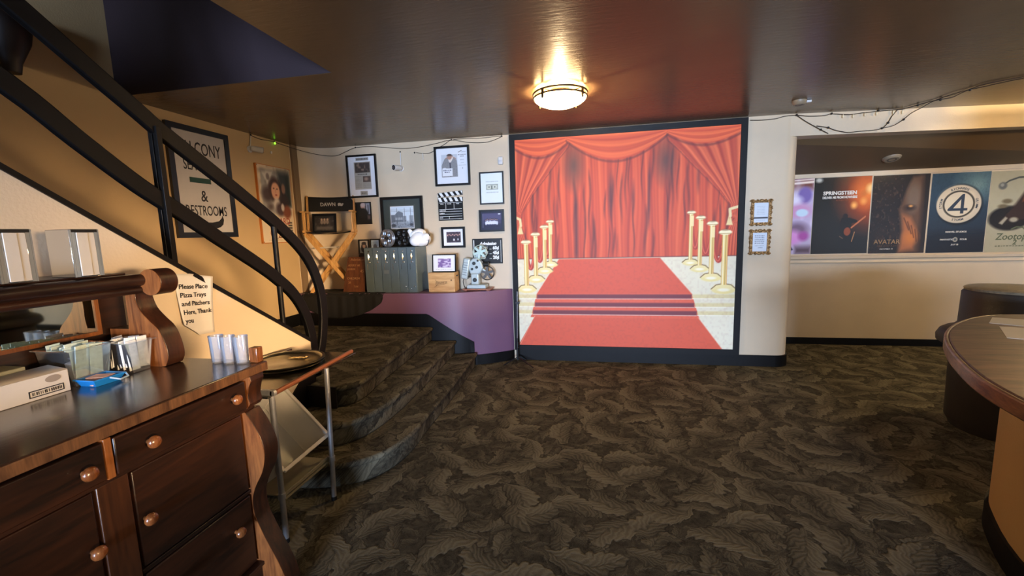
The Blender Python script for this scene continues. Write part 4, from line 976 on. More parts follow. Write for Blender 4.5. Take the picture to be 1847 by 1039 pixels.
bullet('white bullet security camera with a cable cover on the back wall', (-2.263, YW, 2.292), (0, -1, 0), (-.42, -.9, -.05), [(.002, 0, .05), (.004, 0, .185)])
bullet('white bullet security camera on the left wall above the wizard poster', (-3.5, 3.955, 2.43), (1, 0, 0), (.62, .62, -.12), [(0, .01, .06), (0, .025, .14)])
tag(MB().box(-3.5, -3.486, 4.243, 4.262, 2.436, 2.462).build('junction_box', CAMW, bevel=.003), 'tiny white junction box on the left wall beside the security camera', 'box')

# ornate frames on the column
GILT = mat('antique_gilt', (140, 108, 66), .4, .55, bump=.6, bscale=90, var=.5, vscale=70)
def ornate(label, x0, x1, z0, z1, pic):
    t = thing('ornate_frame', label, 'picture', ((x0 + x1) / 2, YW, z0), 'ornate gilt frames on the column')
    w = .034; y = YW - .002
    fr_ = frame_bars(x0 + .008, x1 - .008, z0 + .008, z1 - .008, w - .008, YW, YW - .024)
    def scroll(cx_, cz_, r, a0, turns=1.3, s=1):
        fr_.tube([(cx_ + r * (1 - .62 * i / 16) * math.cos(a0 + s * 2 * PI * turns * i / 16), YW - .022, cz_ + r * (1 - .62 * i / 16) * math.sin(a0 + s * 2 * PI * turns * i / 16)) for i in range(17)], [.006 * (1 - .4 * i / 16) for i in range(17)], 6)
    xc, zc = (x0 + x1) / 2, (z0 + z1) / 2
    for sx_, sz_ in ((-1, -1), (1, -1), (1, 1), (-1, 1)):
        cx_, cz_ = xc + sx_ * ((x1 - x0) / 2 - .02), zc + sz_ * ((z1 - z0) / 2 - .02)
        scroll(cx_, cz_, .021, 0 if sx_ > 0 else PI, 1.3, sx_ * sz_); fr_.ball((cx_, YW - .022, cz_), .008)
        scroll(cx_ - sx_ * .04, cz_ + sz_ * .004, .014, PI / 2 * sz_, 1.2, sx_ * sz_); scroll(cx_ + sx_ * .003, cz_ - sz_ * .05, .014, 0 if sx_ > 0 else PI, 1.2, -sx_ * sz_)
    for sx_ in (-1, 1): fr_.ball((xc + sx_ * ((x1 - x0) / 2 - .014), YW - .022, zc), .013, (1, .6, 1.6)); scroll(xc + sx_ * ((x1 - x0) / 2 - .012), zc + .035, .012, 0, 1.2)
    for sz_ in (-1, 1): fr_.ball((xc, YW - .022, zc + sz_ * ((z1 - z0) / 2 - .013)), .015, (1.6, .6, 1))
    fr_.build('frame', GILT, t)
    pic.sheet('print', t, (x0 + w, YW - .008, z0 + w), x1 - x0 - 2 * w, z1 - z0 - 2 * w)
p = Print(40, 56, (206, 214, 222)); p.rect(.02, .98, .20, .27, (30, 30, 40), .01)
for k in range(6): p.scribble(.22, .76, .82 - .08 * k, .03, (160, 172, 182), 7, k)
p.scribble(.2, .8, .11, .03, (170, 180, 188), 6, 9)
ornate('upper of two ornate gilt frames on the rounded column, with a printed notice', 1.566, 1.772, 1.498, 1.765, p)
p = Print(40, 56, (206, 214, 224)); p.scribble(.2, .8, .30, .035, (110, 118, 130), 7, 3); p.scribble(.42, .72, .20, .05, (90, 98, 110), 3, 5)
for k in range(5): p.scribble(.18, .82, .84 - .1 * k, .05, (70, 76, 92), 6, 20 + k, .7)
ornate('lower of two ornate gilt frames on the rounded column, with a dense printed card', 1.564, 1.77, 1.20, 1.46, p)

# ------------------------------------------------------------------ left wall: direction sign and film poster
bs = thing('direction_sign', 'large black framed sign to balcony seating and restrooms on the left wall', 'sign', (-3.5, 3.36, 1.535))
frame_bars(3.05, 3.67, 1.535, 2.504, .048, -3.5, -3.472, 'left').build('frame', FRB, bs)
MB().box(-3.499, -3.482, 3.09, 3.63, 1.575, 2.464).build('panel', mat('sign_white_panel', (186, 182, 180), .35, var=.03), bs)
xs_ = -3.4818
for txt, y, z, sz, sx_ in (('BALCONY', 3.355, 2.27, .155, .60), ('SEATING', 3.33, 2.13, .125, .62), ('&', 3.345, 1.86, .14, .8), ('RESTROOMS', 3.36, 1.735, .125, .60)):
    lettering(txt, INK, bs, (xs_, y, z), sz, FACE_RIGHT, sx=sx_, bold=.0012)
MB().box(xs_ - .001, xs_ + .003, 3.22, 3.43, 2.02, 2.065).build('green_plate', mat('dark_green_plate', (16, 58, 40), .4), bs)
ar = [(3.27, 1.672), (3.40, 1.672), (3.47, 1.685), (3.505, 1.715), (3.515, 1.742), (3.527, 1.70), (3.515, 1.655), (3.48, 1.628), (3.42, 1.615), (3.36, 1.618), (3.27, 1.64)]
MB().prism(ar, xs_ - .0005, xs_ + .001, 'x').build('arrow', INK, bs)
wp = thing('film_poster', 'orange edged film poster of painted faces with red wizard lettering on the left wall', 'poster', (-3.5, 4.24, 1.46))
MB().box(-3.502, -3.476, 3.987, 4.50, 1.46, 2.30).build('backing_board', mat('orange_board_edge', (176, 104, 38), .5), wp, bevel=.002)
p = Print(90, 140, (206, 190, 164))
p.rect(.08, .94, .38, .955, (150, 148, 144), .05); p.rect(.60, .95, .52, .95, (46, 54, 58), .12); p.rect(.82, .95, .50, .90, (30, 42, 44), .08)
p.poly([(.10, .93), (.44, .93), (.34, .78), (.26, .76)], (190, 186, 180), .03); p.ell(.29, .86, .05, .045, (130, 120, 120), .02)
n = p.noise(14, 2); p.mix(np.clip(n - .55, 0, 1) * .9 * (p.v > .42), (92, 86, 84)); p.ell(.24, .63, .16, .10, (70, 56, 54), .08); p.ell(.47, .70, .19, .16, (60, 40, 36), .06)
p.ell(.49, .68, .13, .115, (206, 156, 128), .03); p.ell(.44, .715, .02, .008, (50, 36, 34), .01); p.ell(.54, .71, .02, .008, (50, 36, 34), .01); p.ell(.50, .63, .03, .010, (150, 60, 54), .01); p.line([(.495, .70), (.49, .66)], .012, (178, 120, 98), .01)
p.poly([(.59, .87), (.68, .74), (.86, .60), (.70, .60)], (34, 28, 30), .02); p.ell(.74, .72, .06, .07, (130, 100, 88), .03); p.ell(.74, .55, .14, .10, (46, 38, 40), .05)
p.ell(.50, .50, .10, .09, (190, 182, 176), .05); p.ell(.60, .44, .14, .09, (70, 54, 56), .06); p.ell(.80, .41, .13, .09, (120, 68, 50), .05); p.ell(.67, .47, .05, .05, (186, 176, 170), .03); p.ell(.30, .47, .08, .04, (88, 74, 72), .05)
for k in range(4): p.rect(.80, .93, .255 - .036 * k, .275 - .036 * k, (30, 28, 28), .008)
p.scribble(.25, .45, .05, .012, (110, 96, 84), 6, 1); p.scribble(.16, .9, .03, .006, (140, 120, 90), 20, 2); p.scribble(.22, .4, .345, .014, (120, 90, 80), 5, 3); p.scribble(.62, .78, .20, .02, (150, 130, 100), 4, 3)
p.sheet('print', wp, (-3.4752, 3.997, 1.468), .495, .825, FACE_RIGHT)
REDINK = mat('dull_red_ink', (150, 58, 42), .6)
lettering('WIZARD', REDINK, wp, (-3.4745, 4.26, 1.668), .10, FACE_RIGHT, sx=.85, bold=.001)
lettering('OZ', mat('brown_ink', (110, 62, 44), .6), wp, (-3.4745, 4.20, 1.515), .155, FACE_RIGHT, sx=.9)
for y, z in ((4.003, 2.285), (4.485, 2.285), (4.003, 1.475), (4.485, 1.475)): MB().ball((-3.4745, y, z), .005, (.5, 1, 1)).build('pin', BLK, wp)

# ------------------------------------------------------------------ director's chair on the ledge
PINE = wood('pale_pine', (170, 122, 62), (214, 170, 106), 'z', .45, 16, .15)
CANV = mat('black_canvas', (18, 18, 20), .85, bump=.2, bscale=220, var=.2)
dc = thing('director_chair', 'tall folding director chair with black canvas and pine legs on the ledge', 'chair', (-3.085, 4.62, BZ))
yf, yr = 4.53, 4.71; xl, xr = -3.36, -2.81
for y in (yf, yr):
    MB().beam((xl + .01, y - .013, 1.56), (xr - .03, y - .013, BZ + .016), .042, .022, up=(0, 1, 0)).build('leg', PINE, dc, bevel=.004)
    MB().beam((xr - .01, y + .013, 1.56), (xl + .03, y + .013, BZ + .016), .042, .022, up=(0, 1, 0)).build('leg', PINE, dc, bevel=.004)
for x in (xl + .03, xr - .03):
    MB().beam((x, yf - .02, BZ + .012), (x, yr + .02, BZ + .012), .03, .022).build('foot_rail', PINE, dc, bevel=.003)
for x in (xl + .005, xr - .005):
    MB().beam((x, yf - .03, 1.578), (x, yr + .03, 1.578), .034, .03).build('seat_rail', PINE, dc, bevel=.004)
    MB().beam((x, yf - .04, 1.808), (x, yr + .05, 1.808), .052, .02).build('armrest', PINE, dc, bevel=.006)
    for y in (yf + .0, yf + .045): MB().beam((x, y, 1.59), (x, y, 1.80), .018, .024, up=(0, 1, 0)).build('arm_post', PINE, dc, bevel=.003)
    MB().beam((x, yr - .01, 1.59), (x, yr + .03, 2.01), .024, .03, up=(0, 1, 0)).build('back_post', PINE, dc, bevel=.004)
MB().tube([(-3.24, yf, 1.385), (-3.02, yf, 1.388)], .008, 10).tube([(-3.24, yr, 1.385), (-3.02, yr, 1.388)], .008, 10).build('stretcher', mat('white_metal_rod', (200, 196, 186), .4), dc)
MB().grid(lambda a, b: (xl + (xr - xl) * a, yf - .02 + (yr - yf + .04) * b, 1.585 - .034 * math.sin(PI * a) ** .8), 18, 6).build('seat', CANV, dc, solid=.006)
bk = MB().grid(lambda a, b: (xl - .018 + (xr - xl + .036) * a, yr + .005 + .03 * b + .018 * math.sin(PI * a), 1.822 + .18 * b - .012 * math.sin(PI * a) * b), 18, 6).build('backrest', CANV, dc, solid=.006)
GREYINK = mat('pale_grey_ink', (176, 174, 168), .7)
lettering('DAWN', GREYINK, dc, (-3.12, yr + .027, 1.885), .058, bold=.0016, sx=.95)
em = MB()
for cx_, cz_, r, s_ in ((-2.985, 1.905, .016, 1.4), (-2.965, 1.895, .013, 1.3), (-2.995, 1.892, .008, 1.2), (-2.95, 1.908, .008, 1.5)): em.lathe([(0, 0), (r, 0), (r, .001), (0, .001)], (cx_, yr + .027, cz_), 16, Matrix(((s_, 0, 0), (0, 0, -1), (0, 1, 0))))
em.build('emblem', GREYINK, dc)
# framed photograph standing on the seat
fp = thing('photo_frame', 'black framed group photograph standing on the director chair seat', 'picture', (-3.2, 4.66, 1.565))
R = Matrix.Rotation(-.14, 3, 'X')
def leaning(t, xc, yb, zb, w, h, fw, pic, tilt=-.14, d=.016, m=None, yaw=0.):
    """picture frame leaning back: built flat, then tipped about its bottom edge"""
    R = Matrix.Rotation(yaw, 3, 'Z') @ Matrix.Rotation(tilt, 3, 'X'); o = Vector((xc, yb, zb))
    f = frame_bars(-w / 2, w / 2, 0, h, fw, 0, -d); f.v = [tuple(o + R @ Vector(v)) for v in f.v]; f.build('frame', m or FRB, t)
    b = MB().box(-w / 2 + .004, w / 2 - .004, -.004, 0, .004, h - .004); b.v = [tuple(o + R @ Vector(v)) for v in b.v]; b.build('backing', m or FRB, t)
    pic.sheet('print', t, o + R @ Vector((-w / 2 + fw * .8, -.006, fw * .8)), w - 1.6 * fw, h - 1.6 * fw, R @ FACE_ROOM)
p = Print(56, 48, (34, 32, 34)); n = p.noise(12, 4); p.mix(np.clip(n - .5, 0, 1) * .9, (110, 104, 100))
for k in range(3): p.ell(.36 + .14 * k, .58, .07, .14, (126, 114, 106), .04); p.ell(.36 + .14 * k, .74, .05, .07, (168, 146, 130), .03)
p.rect(.1, .9, .1, .3, (84, 80, 78), .1); p.rect(0, 1, .85, 1, (20, 20, 22), .05)
leaning(fp, -3.155, 4.635, 1.561, .272, .232, .024, p, -.2)
# the chair stands turned towards the room
TURN = .36; pv = Vector((-3.085, 4.62)); nv = Vector((-3.125, 4.668))
dc.rotation_euler = (0, 0, TURN); dc.location = (nv.x, nv.y, BZ)
w2 = Vector((fp.location.x, fp.location.y)) - pv; w2 = Matrix.Rotation(TURN, 2) @ w2
fp.rotation_euler = (0, 0, TURN); fp.location = (nv.x + w2.x, nv.y + w2.y, fp.location.z)
# black cloth under the chair, hanging over the ledge
def drape_(a, b):
    x = -3.44 + 1.05 * a; hang = .27 * math.sin(PI * min(1, max(0, a * 1.0))) ** .55 * (1 - .25 * a)
    L = .36 + hang; s = b * L
    if s < .30: y, z = 4.80 - s, BZ + .004
    else:
        y, z = 4.80 - .30 - .052, BZ + .004 - (s - .30)
        if s - .30 < .03: y += .022
    y += .006 * math.sin(x * 31) * (1 if s > .33 else 0) + .004 * math.sin(x * 57 + 1) * (1 if s > .33 else 0)
    if x < -3.15: y = min(y, 4.545 + .30 * math.sqrt(max(0., 1 - ((x + 3.15) / .33) ** 2)))
    return (x, max(y, 4.437) if s >= .3 else y, z + .003 * math.sin(x * 23 + y * 40) ** 2)
tag(MB().grid(drape_, 60, 40).build('black_cloth', mat('black_drape_cloth', (10, 10, 12), .9, bump=.1, bscale=150, var=.3), solid=.0025), 'black cloth spread under the director chair and hanging over the purple ledge', 'cloth')

# ------------------------------------------------------------------ things standing on the ledge
# painted wooden price board leaning on the film case
wb = thing('wooden_board', 'brown wooden board with faded painted prices between chair and film case', 'sign', (-2.8, 4.62, BZ))
BRW = wood('brown_stained_board', (72, 36, 18), (112, 62, 34), 'z', .55, 9, .1)
q = [(-2.955, BZ + .001), (-2.672, BZ + .001), (-2.662, 1.272), (-2.885, 1.272)]
R_ = Matrix.Rotation(-.12, 3, 'X'); o_ = Vector((0, 4.565, BZ))
b_ = MB().prism([(a, z - BZ) for a, z in q], -.008, .008, 'y'); b_.v = [tuple(o_ + R_ @ Vector(v)) for v in b_.v]; b_.build('panel', BRW, wb, bevel=.002)
FAD = mat('faded_tan_paint', (150, 112, 78), .7, var=.2, vscale=60)
for tx, x, z, s_ in (('Admission', -2.85, .375, .042), ('ADULT 60', -2.885, .31, .034), ('JUNIOR', -2.895, .265, .03), ('45', -2.73, .235, .05), ('CHILDREN', -2.90, .155, .034), ('20', -2.885, .105, .034), ('TAX', -2.81, .06, .028)):
    lettering(tx, FAD, wb, o_ + R_ @ Vector((x, -.0087, z)), s_, R_ @ FACE_ROOM, 'LEFT', .0004, shear=.1)
# hinged pair of small photo frames behind it
hf = thing('photo_frame', 'hinged pair of small black photo frames behind the brown wooden board', 'picture', (-2.67, 4.74, 1.25))
MB().box(-2.80, -2.52, 4.70, 4.86, BZ, 1.292).build('stand_box', mat('dark_brown_box', (52, 36, 24), .6), hf, bevel=.003)
p = Print(36, 46, (160, 152, 140)); p.ell(.5, .42, .34, .40, (40, 34, 30), .06); p.ell(.5, .56, .16, .18, (150, 120, 100), .04); p.ell(.5, .78, .25, .12, (36, 30, 28), .05); p.ell(.7, .2, .2, .1, (120, 100, 90), .06)
leaning(hf, -2.735, 4.725, 1.293, .14, .176, .016, p, -.05, .014, yaw=.06)
p = Print(36, 46, (170, 184, 190)); p.rect(.15, .85, .5, .9, (130, 144, 150), .05); p.ell(.5, .4, .25, .3, (70, 74, 78), .06)
leaning(hf, -2.59, 4.728, 1.293, .135, .18, .016, p, -.05, .014, yaw=-.06)
# steel film case with six hinged doors
CASE = mat('grey_green_hammered_steel', (98, 116, 124), .36, .35, bump=.15, bscale=140, var=.12, vscale=5)
NICK = mat('bright_nickel', (222, 222, 216), .18, 1., var=.04)
fc = thing('film_case', 'grey green steel film case with six latched doors on the ledge', 'case', (-2.32, 4.69, BZ))
fy = 4.535
MB().box(-2.632, -1.998, fy + .012, 4.85, BZ + .001, 1.372).build('body', CASE, fc, bevel=.004)
dw = .634 / 6
for k in range(6):
    x0 = -2.632 + dw * k
    d = MB().box(x0 + .003, x0 + dw - .003, fy, fy + .014, BZ + .004, 1.369).box(x0 + dw - .006, x0 + dw - .003, fy - .003, fy + .002, BZ + .01, 1.36).build('door', CASE, fc, bevel=.002)
    xm = x0 + dw * .5
    MB().add([(xm - .012, fy - .001, 1.265), (xm, fy - .012, 1.265), (xm + .012, fy - .001, 1.265), (xm, fy - .003, 1.312), (xm, fy - .003, 1.218)], [(0, 1, 3), (1, 2, 3), (0, 4, 1), (1, 4, 2), (0, 3, 2, 4)]).build('latch', NICK, d)
    MB().ball((xm + .006, fy - .002, 1.33), .011, (1, .4, .8)).ball((xm + .009, fy - .002, 1.205), .012, (1.1, .4, .75)).build('rivet', NICK, d)
    MB().box(xm - .02, xm - .016, fy - .0015, fy + .001, 1.12, 1.185).build('label_slot', NICK, d)
MB().box(-2.405, -2.345, fy - .002, fy + .001, 1.345, 1.368).box(-2.395, -2.335, fy - .002, fy + .001, 1.072, 1.112).build('name_plate', mat('dull_name_plate', (120, 132, 134), .4, .6), fc)
MB().ball((-2.135, fy - .001, .925), .008, (1, .4, 1)).ball((-2.12, fy - .001, .893), .006, (1, .4, 1)).ball((-2.03, fy - .001, .925), .008, (1, .4, 1)).ball((-2.07, fy - .001, .895), .007, (1, .4, 1)).build('bolt', NICK, fc)
# film reels
def reel(label, c, r, m, edge, yaw, side):
    t = thing('film_reel', label, 'film reel', (c[0], c[1], c[2] - r), 'film reels on the film case')
    R = Matrix.Rotation(yaw, 3, 'Z') @ Matrix(((1, 0, 0), (0, 0, -1), (0, 1, 0)))
    def plate(z0):
        n = 60; holes = [(r * .56 * math.cos(PI / 2 + .35 + 2 * PI * k / 5), r * .56 * math.sin(PI / 2 + .35 + 2 * PI * k / 5), r * .19) for k in range(5)]
        import bmesh
        bm = bmesh.new(); E = []
        def loop(pts):
            vs = [bm.verts.new(q) for q in pts]
            for i in range(len(vs)): E.append(bm.edges.new((vs[i], vs[(i + 1) % len(vs)])))
        loop([(r * math.cos(2 * PI * i / n), r * math.sin(2 * PI * i / n), 0) for i in range(n)])
        for hx, hy_, hr in holes: loop([(hx + hr * .85 * math.cos(2 * PI * i / 20), hy_ + hr * 1.1 * math.sin(2 * PI * i / 20), 0) for i in range(20)])
        loop([(r * .1 * math.cos(2 * PI * i / 12), r * .1 * math.sin(2 * PI * i / 12), 0) for i in range(12)])
        bmesh.ops.triangle_fill(bm, use_beauty=True, use_dissolve=False, edges=E)
        V = [tuple(Vector(c) + R @ (v.co + Vector((0, 0, z0)))) for v in bm.verts]; bm.verts.index_update(); F = [tuple(v.index for v in f.verts) for f in bm.faces]; bm.free()
        return MB().add(V, F)
    plate(.012).build('front_flange', m, t, solid=.0016); plate(-.012).build('rear_flange', m, t, solid=.0016)
    MB().lathe([(r * .1, -.012), (r * .3, -.012), (r * .3, .012), (r * .1, .012)], c, 32, R).lathe([(r * .1, .012), (r * .17, .013), (r * .17, .017), (r * .1, .017)], c, 24, R).build('hub', edge, t)
reel('silver film reel with five holes standing on the film case', (-2.372, 4.62, 1.478), .1045, mat('silver_reel_steel', (176, 186, 198), .3, .8, var=.04), BLK, -.3, 1)
reel('black film reel with five holes standing on the film case', (-2.198, 4.645, 1.478), .1045, mat('black_reel_enamel', (24, 24, 24), .35, .2), BLK, -.15, 1)
# white rounded figure
PLU = mat('white_plush', (236, 240, 242), .8, bump=.25, bscale=60, var=.02)
PLX = .014
pl = thing('plush_toy', 'plump white plush figure with a floppy ear and a cap on the film case', 'plush toy', (-2.0, 4.66, 1.3725))
MB().ball((-1.995, 4.665, 1.456), .114, (1.08, .7, .735), 28).ball((-1.925, 4.63, 1.475), .052, (1.1, .8, .9), 18).ball((-2.04, 4.62, 1.44), .07, (1, .8, .9), 18).build('body', PLU, pl)
MB().ball((-1.905, 4.62, 1.50), .026, (1.2, 1, .8), 14).build('nose', PLU, pl)
MB().ball((-2.108, 4.65, 1.523), .05, (.72, .35, 1.1), 16, Matrix.Rotation(-.35, 3, 'Y')).build('ear', PLU, pl)
MB().grid(lambda a, b: (-2.085 + .15 * a, 4.60 + .10 * b, 1.525 + .06 * math.sin(PI * (.12 + .62 * a)) - .03 * (2 * b - 1) ** 2 - .012 * a), 16, 8).build('cap', PLU, pl, solid=.022, bevel=.006)
MB().tube([(-1.885, 4.63, 1.525), (-1.872, 4.63, 1.50), (-1.878, 4.63, 1.47), (-1.882, 4.63, 1.43), (-1.9, 4.63, 1.39), (-1.915, 4.63, 1.376)], .005, 8).build('dark_edge', BLK, pl)
pl.location.x += PLX
# wooden crate with a script label
CR = wood('pale_crate_wood', (176, 134, 84), (214, 178, 124), 'x', .5, 10, .1)
cr = thing('wooden_crate', 'small pale wooden box with burned script lettering on the ledge', 'box', (-1.73, 4.66, BZ))
MB().box(-1.886, -1.57, 4.595, 4.755, BZ + .001, 1.072).build('body', CR, cr, bevel=.003)
MB().tube([(-1.566, 4.66, 1.03), (-1.566, 4.69, 1.03)], .008, 10).build('hand_hole', BLK, cr)
BURN = mat('burned_brown_ink', (84, 52, 28), .7)
MB().tube([(-1.80 + .14 * k / 60 + .012 * math.sin(k * .95) * (1 - k / 90), 4.5945, .95 + .012 * k / 60 + (.028 * math.exp(-k / 9) + .012) * math.cos(k * .95)) for k in range(61)], .0016, 6).tube([(-1.815, 4.5945, .905), (-1.78, 4.5945, .925), (-1.70, 4.5945, .94), (-1.655, 4.5945, .955)], .0018, 6).ball((-1.61, 4.5945, .985), .007, (1.4, .3, 1)).build('flourish', BURN, cr)
qf = thing('photo_frame', 'black framed white card with a purple print leaning on the wooden box', 'picture', (-1.70, 4.64, 1.073))
p = Print(70, 54, (230, 234, 238)); p.rect(.22, .80, .24, .78, (120, 96, 160), .01); n = p.noise(13, 7); p.mix(np.clip((n - .42) * 3, 0, 1) * ((p.u > .22) & (p.u < .80) & (p.v > .24) & (p.v < .78)), (206, 196, 226))
p.scribble(.12, .88, .12, .03, (170, 176, 182), 10, 3)
leaning(qf, -1.70, 4.632, 1.0735, .283, .205, .012, p, -.1, .014)
# small cine projector
PJ = mat('pale_silver_hammertone', (176, 190, 192), .35, .35, bump=.12, bscale=160, var=.06)
pj = thing('film_projector', 'small vintage silver film projector on a wooden base on the ledge', 'projector', (-1.335, 4.72, BZ))
py = 4.735
MB().box(-1.52, -1.19, py - .10, py + .10, BZ + .012, BZ + .028).box(-1.50, -1.47, py - .09, py - .06, BZ + .0005, BZ + .013).box(-1.24, -1.21, py - .09, py - .06, BZ + .0005, BZ + .013).box(-1.50, -1.47, py + .06, py + .09, BZ + .0005, BZ + .013).box(-1.24, -1.21, py + .06, py + .09, BZ + .0005, BZ + .013).build('base_board', wood('red_brown_board', (110, 62, 44), (150, 94, 70), 'x', .45, 12), pj, bevel=.003)
MB().prism([(-1.475, BZ + .028), (-1.25, BZ + .028), (-1.25, BZ + .06), (-1.265, BZ + .072), (-1.46, BZ + .072), (-1.475, BZ + .06)], py - .07, py + .07, 'y').build('foot', PJ, pj, bevel=.006)
MB().box(-1.43, -1.335, py - .045, py + .045, BZ + .07, BZ + .20).build('motor_column', PJ, pj, bevel=.012, seg=3)
MB().prism([(-1.435, BZ + .19), (-1.32, BZ + .19), (-1.28, BZ + .26), (-1.30, BZ + .33), (-1.345, BZ + .375), (-1.40, BZ + .375), (-1.445, BZ + .33), (-1.46, BZ + .26)], py - .04, py + .04, 'y').build('head', PJ, pj, bevel=.012, seg=3)
R_ = Matrix.Rotation(.2, 3, 'Y')
MB().obox((-1.49, py, BZ + .255), (.085, .10, .245), R_).build('lamp_house', PJ, pj, bevel=.018, seg=4)
lv = MB()
for k in range(6): lv.obox(Vector((-1.49, py - .0505, BZ + .255)) + R_ @ Vector((0, 0, -.07 + .028 * k)), (.055, .003, .006), R_)
lv.build('vent_slot', mat('vent_grey', (110, 122, 130), .4), pj)
MB().beam((-1.37, py, BZ + .38), (-1.335, py, BZ + .44), .03, .02, up=(0, 1, 0)).build('reel_arm', PJ, pj, bevel=.004)
def small_reel(c, r, m, spokes):
    mb = MB()
    for y in (-.012, .012):
        mb.tube([(c[0] + r * math.cos(2 * PI * k / 36), c[1] + y, c[2] + r * math.sin(2 * PI * k / 36)) for k in range(36)], .0055, 8, closed=True)
        for k in range(spokes):
            a = 2 * PI * k / spokes + .3; mb.beam((c[0], c[1] + y, c[2]), (c[0] + r * math.cos(a), c[1] + y, c[2] + r * math.sin(a)), .026, .003, up=(0, 1, 0))
    Rl = Matrix(((1, 0, 0), (0, 0, -1), (0, 1, 0))); mb.lathe([(0, -.018), (r * .34, -.018), (r * .34, .018), (0, .018)], c, 24, Rl)
    return mb
small_reel((-1.315, py - .02, BZ + .44), .078, PJ, 6).build('supply_reel', mat('mint_silver_reel', (196, 220, 214), .3, .5), pj)
small_reel((-1.242, py - .01, BZ + .20), .078, STEEL, 5).build('takeup_reel', mat('worn_steel_reel', (110, 108, 106), .3, .9), pj)
MB().beam((-1.33, py, BZ + .27), (-1.242, py, BZ + .20), .024, .016, up=(0, 1, 0)).build('takeup_arm', PJ, pj, bevel=.003)
for x, z, r in ((-1.385, .315, .02), (-1.355, .27, .016), (-1.41, .25, .014), (-1.38, .125, .024), (-1.34, .345, .012)):
    MB().lathe([(0, 0), (r, 0), (r, .012), (r * .7, .018), (0, .018)], (x, py - (.045 if z < .2 else .04), BZ + z), 18, Matrix(((1, 0, 0), (0, 0, -1), (0, 1, 0)))).build('control_knob', mat('dark_control_knob', (60, 66, 70), .35, .5), pj)
MB().lathe([(0, 0), (.02, 0), (.02, .06), (.025, .06), (.025, .075), (0, .07)], (-1.30, py, BZ + .30), 20, Matrix(((0, 0, 1), (1, 0, 0), (0, 1, 0)))).build('lens', mat('dark_lens_barrel', (70, 72, 72), .3, .7), pj)
MB().tube(smooth_path([(-1.43, py - .03, BZ + .16), (-1.49, py - .03, BZ + .165), (-1.52, py - .03, BZ + .13), (-1.525, py - .03, BZ + .09), (-1.50, py - .05, BZ + .036), (-1.47, py - .06, BZ + .034)]), .005, 8).build('cord', BLK, pj)

pj.location.x += .022
# ------------------------------------------------------------------ film posters in the alcove
YP = 5.872
GLOSS = printed('glossy_poster_print', .22)
def poster(label, x0, x1, z0, z1, pic):
    t = thing('wall_poster', label, 'poster', ((x0 + x1) / 2, YP, z0), 'film posters along the alcove wall')
    MB().box(x0, x1, YP - .004, YP - .0005, z0, z1).build('backing_sheet', PAPER, t)
    pic.sheet('print', t, (x0, YP - .0045, z0), x1 - x0, z1 - z0, FACE_ROOM, GLOSS)
    return t
yt = YP - .0052
p = Print(110, 150, (190, 176, 206))
p.rect(0, 1, .86, 1, (120, 70, 60), .1); p.line([(.4, .93), (1, .95)], .03, (244, 226, 210), .02); p.line([(.5, .97), (1, .985)], .015, (240, 220, 205), .01)
n = p.noise(10, 2); p.mix(np.clip(n - .5, 0, 1) * 1.2, (226, 220, 238)); p.ell(.84, .78, .13, .11, (124, 104, 170), .05); p.ell(.72, .58, .26, .09, (206, 150, 190), .08); p.ell(.8, .55, .12, .05, (196, 220, 236), .02); p.ell(.62, .72, .16, .06, (230, 222, 240), .06)
p.ell(.72, .33, .2, .09, (120, 96, 120), .08); p.ell(.62, .22, .2, .1, (220, 150, 214), .08); p.ell(.85, .24, .1, .06, (170, 80, 160), .05); p.poly([(.30, .22), (.56, .16), (.66, .06), (.50, .02), (.25, .04)], (28, 26, 56), .02); p.ell(.38, .12, .06, .04, (236, 236, 240), .02); p.rect(.7, 1, 0, .1, (90, 70, 84), .08)
poster('pale lilac film poster half hidden behind the rounded column', 2.02, 2.588, 1.136, 2.05, p)
p = Print(130, 190, (22, 22, 20))
gl = np.clip(1.25 - np.hypot((p.u - 1.02) / .62, (p.v - .80) / .50), 0, 1); p.mix(gl ** 1.1 * 1.25, (176, 70, 26)); p.mix(np.clip(1.1 - np.hypot((p.u - .95) / .34, (p.v - .78) / .24), 0, 1), (238, 128, 52))
p.ell(.72, .63, .05, .04, (250, 178, 90), .05); p.ell(.88, .68, .05, .04, (246, 160, 76), .05); p.ell(1., .84, .08, .06, (255, 206, 130), .06)
p.mix(np.clip(p.noise(9, 4) - .6, 0, 1) * .5 * (p.v > .3), (46, 50, 44)); p.ell(.08, .97, .06, .03, (200, 196, 180), .03)
# dark figure with a guitar against the glow
p.ell(.58, .49, .045, .035, (34, 18, 14), .012); p.poly([(.52, .47), (.66, .47), (.78, .44), (.82, .41), (.70, .40), (.68, .32), (.54, .32), (.50, .40)], (16, 12, 12), .012); p.poly([(.54, .33), (.70, .33), (.74, .14), (.68, .14), (.64, .26), (.60, .14), (.54, .14)], (14, 12, 12), .015)
p.line([(.70, .34), (.93, .48)], .022, (196, 110, 66), .008); p.ell(.63, .29, .06, .055, (140, 66, 36), .012); p.line([(.72, .16), (.76, .28)], .012, (200, 140, 90), .008); p.line([(.5, .23), (.56, .20)], .01, (120, 90, 70), .008)
t = poster('dark film poster with a figure playing guitar before an orange glow', 2.594, 3.199, 1.134, 2.045, p)
TW = mat('cream_poster_ink', (222, 216, 204), .5)
lettering('SPRINGSTEEN', TW, t, (2.872, yt, 1.84), .058, bold=.0022, sx=1.0)
lettering('DELIVER ME FROM NOWHERE', TW, t, (2.872, yt, 1.795), .038, bold=.0015, sx=.72)
lettering('IN THEATERS', mat('dull_orange_ink', (150, 74, 40), .5), t, (2.90, yt, 1.765), .022)
p = Print(130, 190, (26, 18, 14))
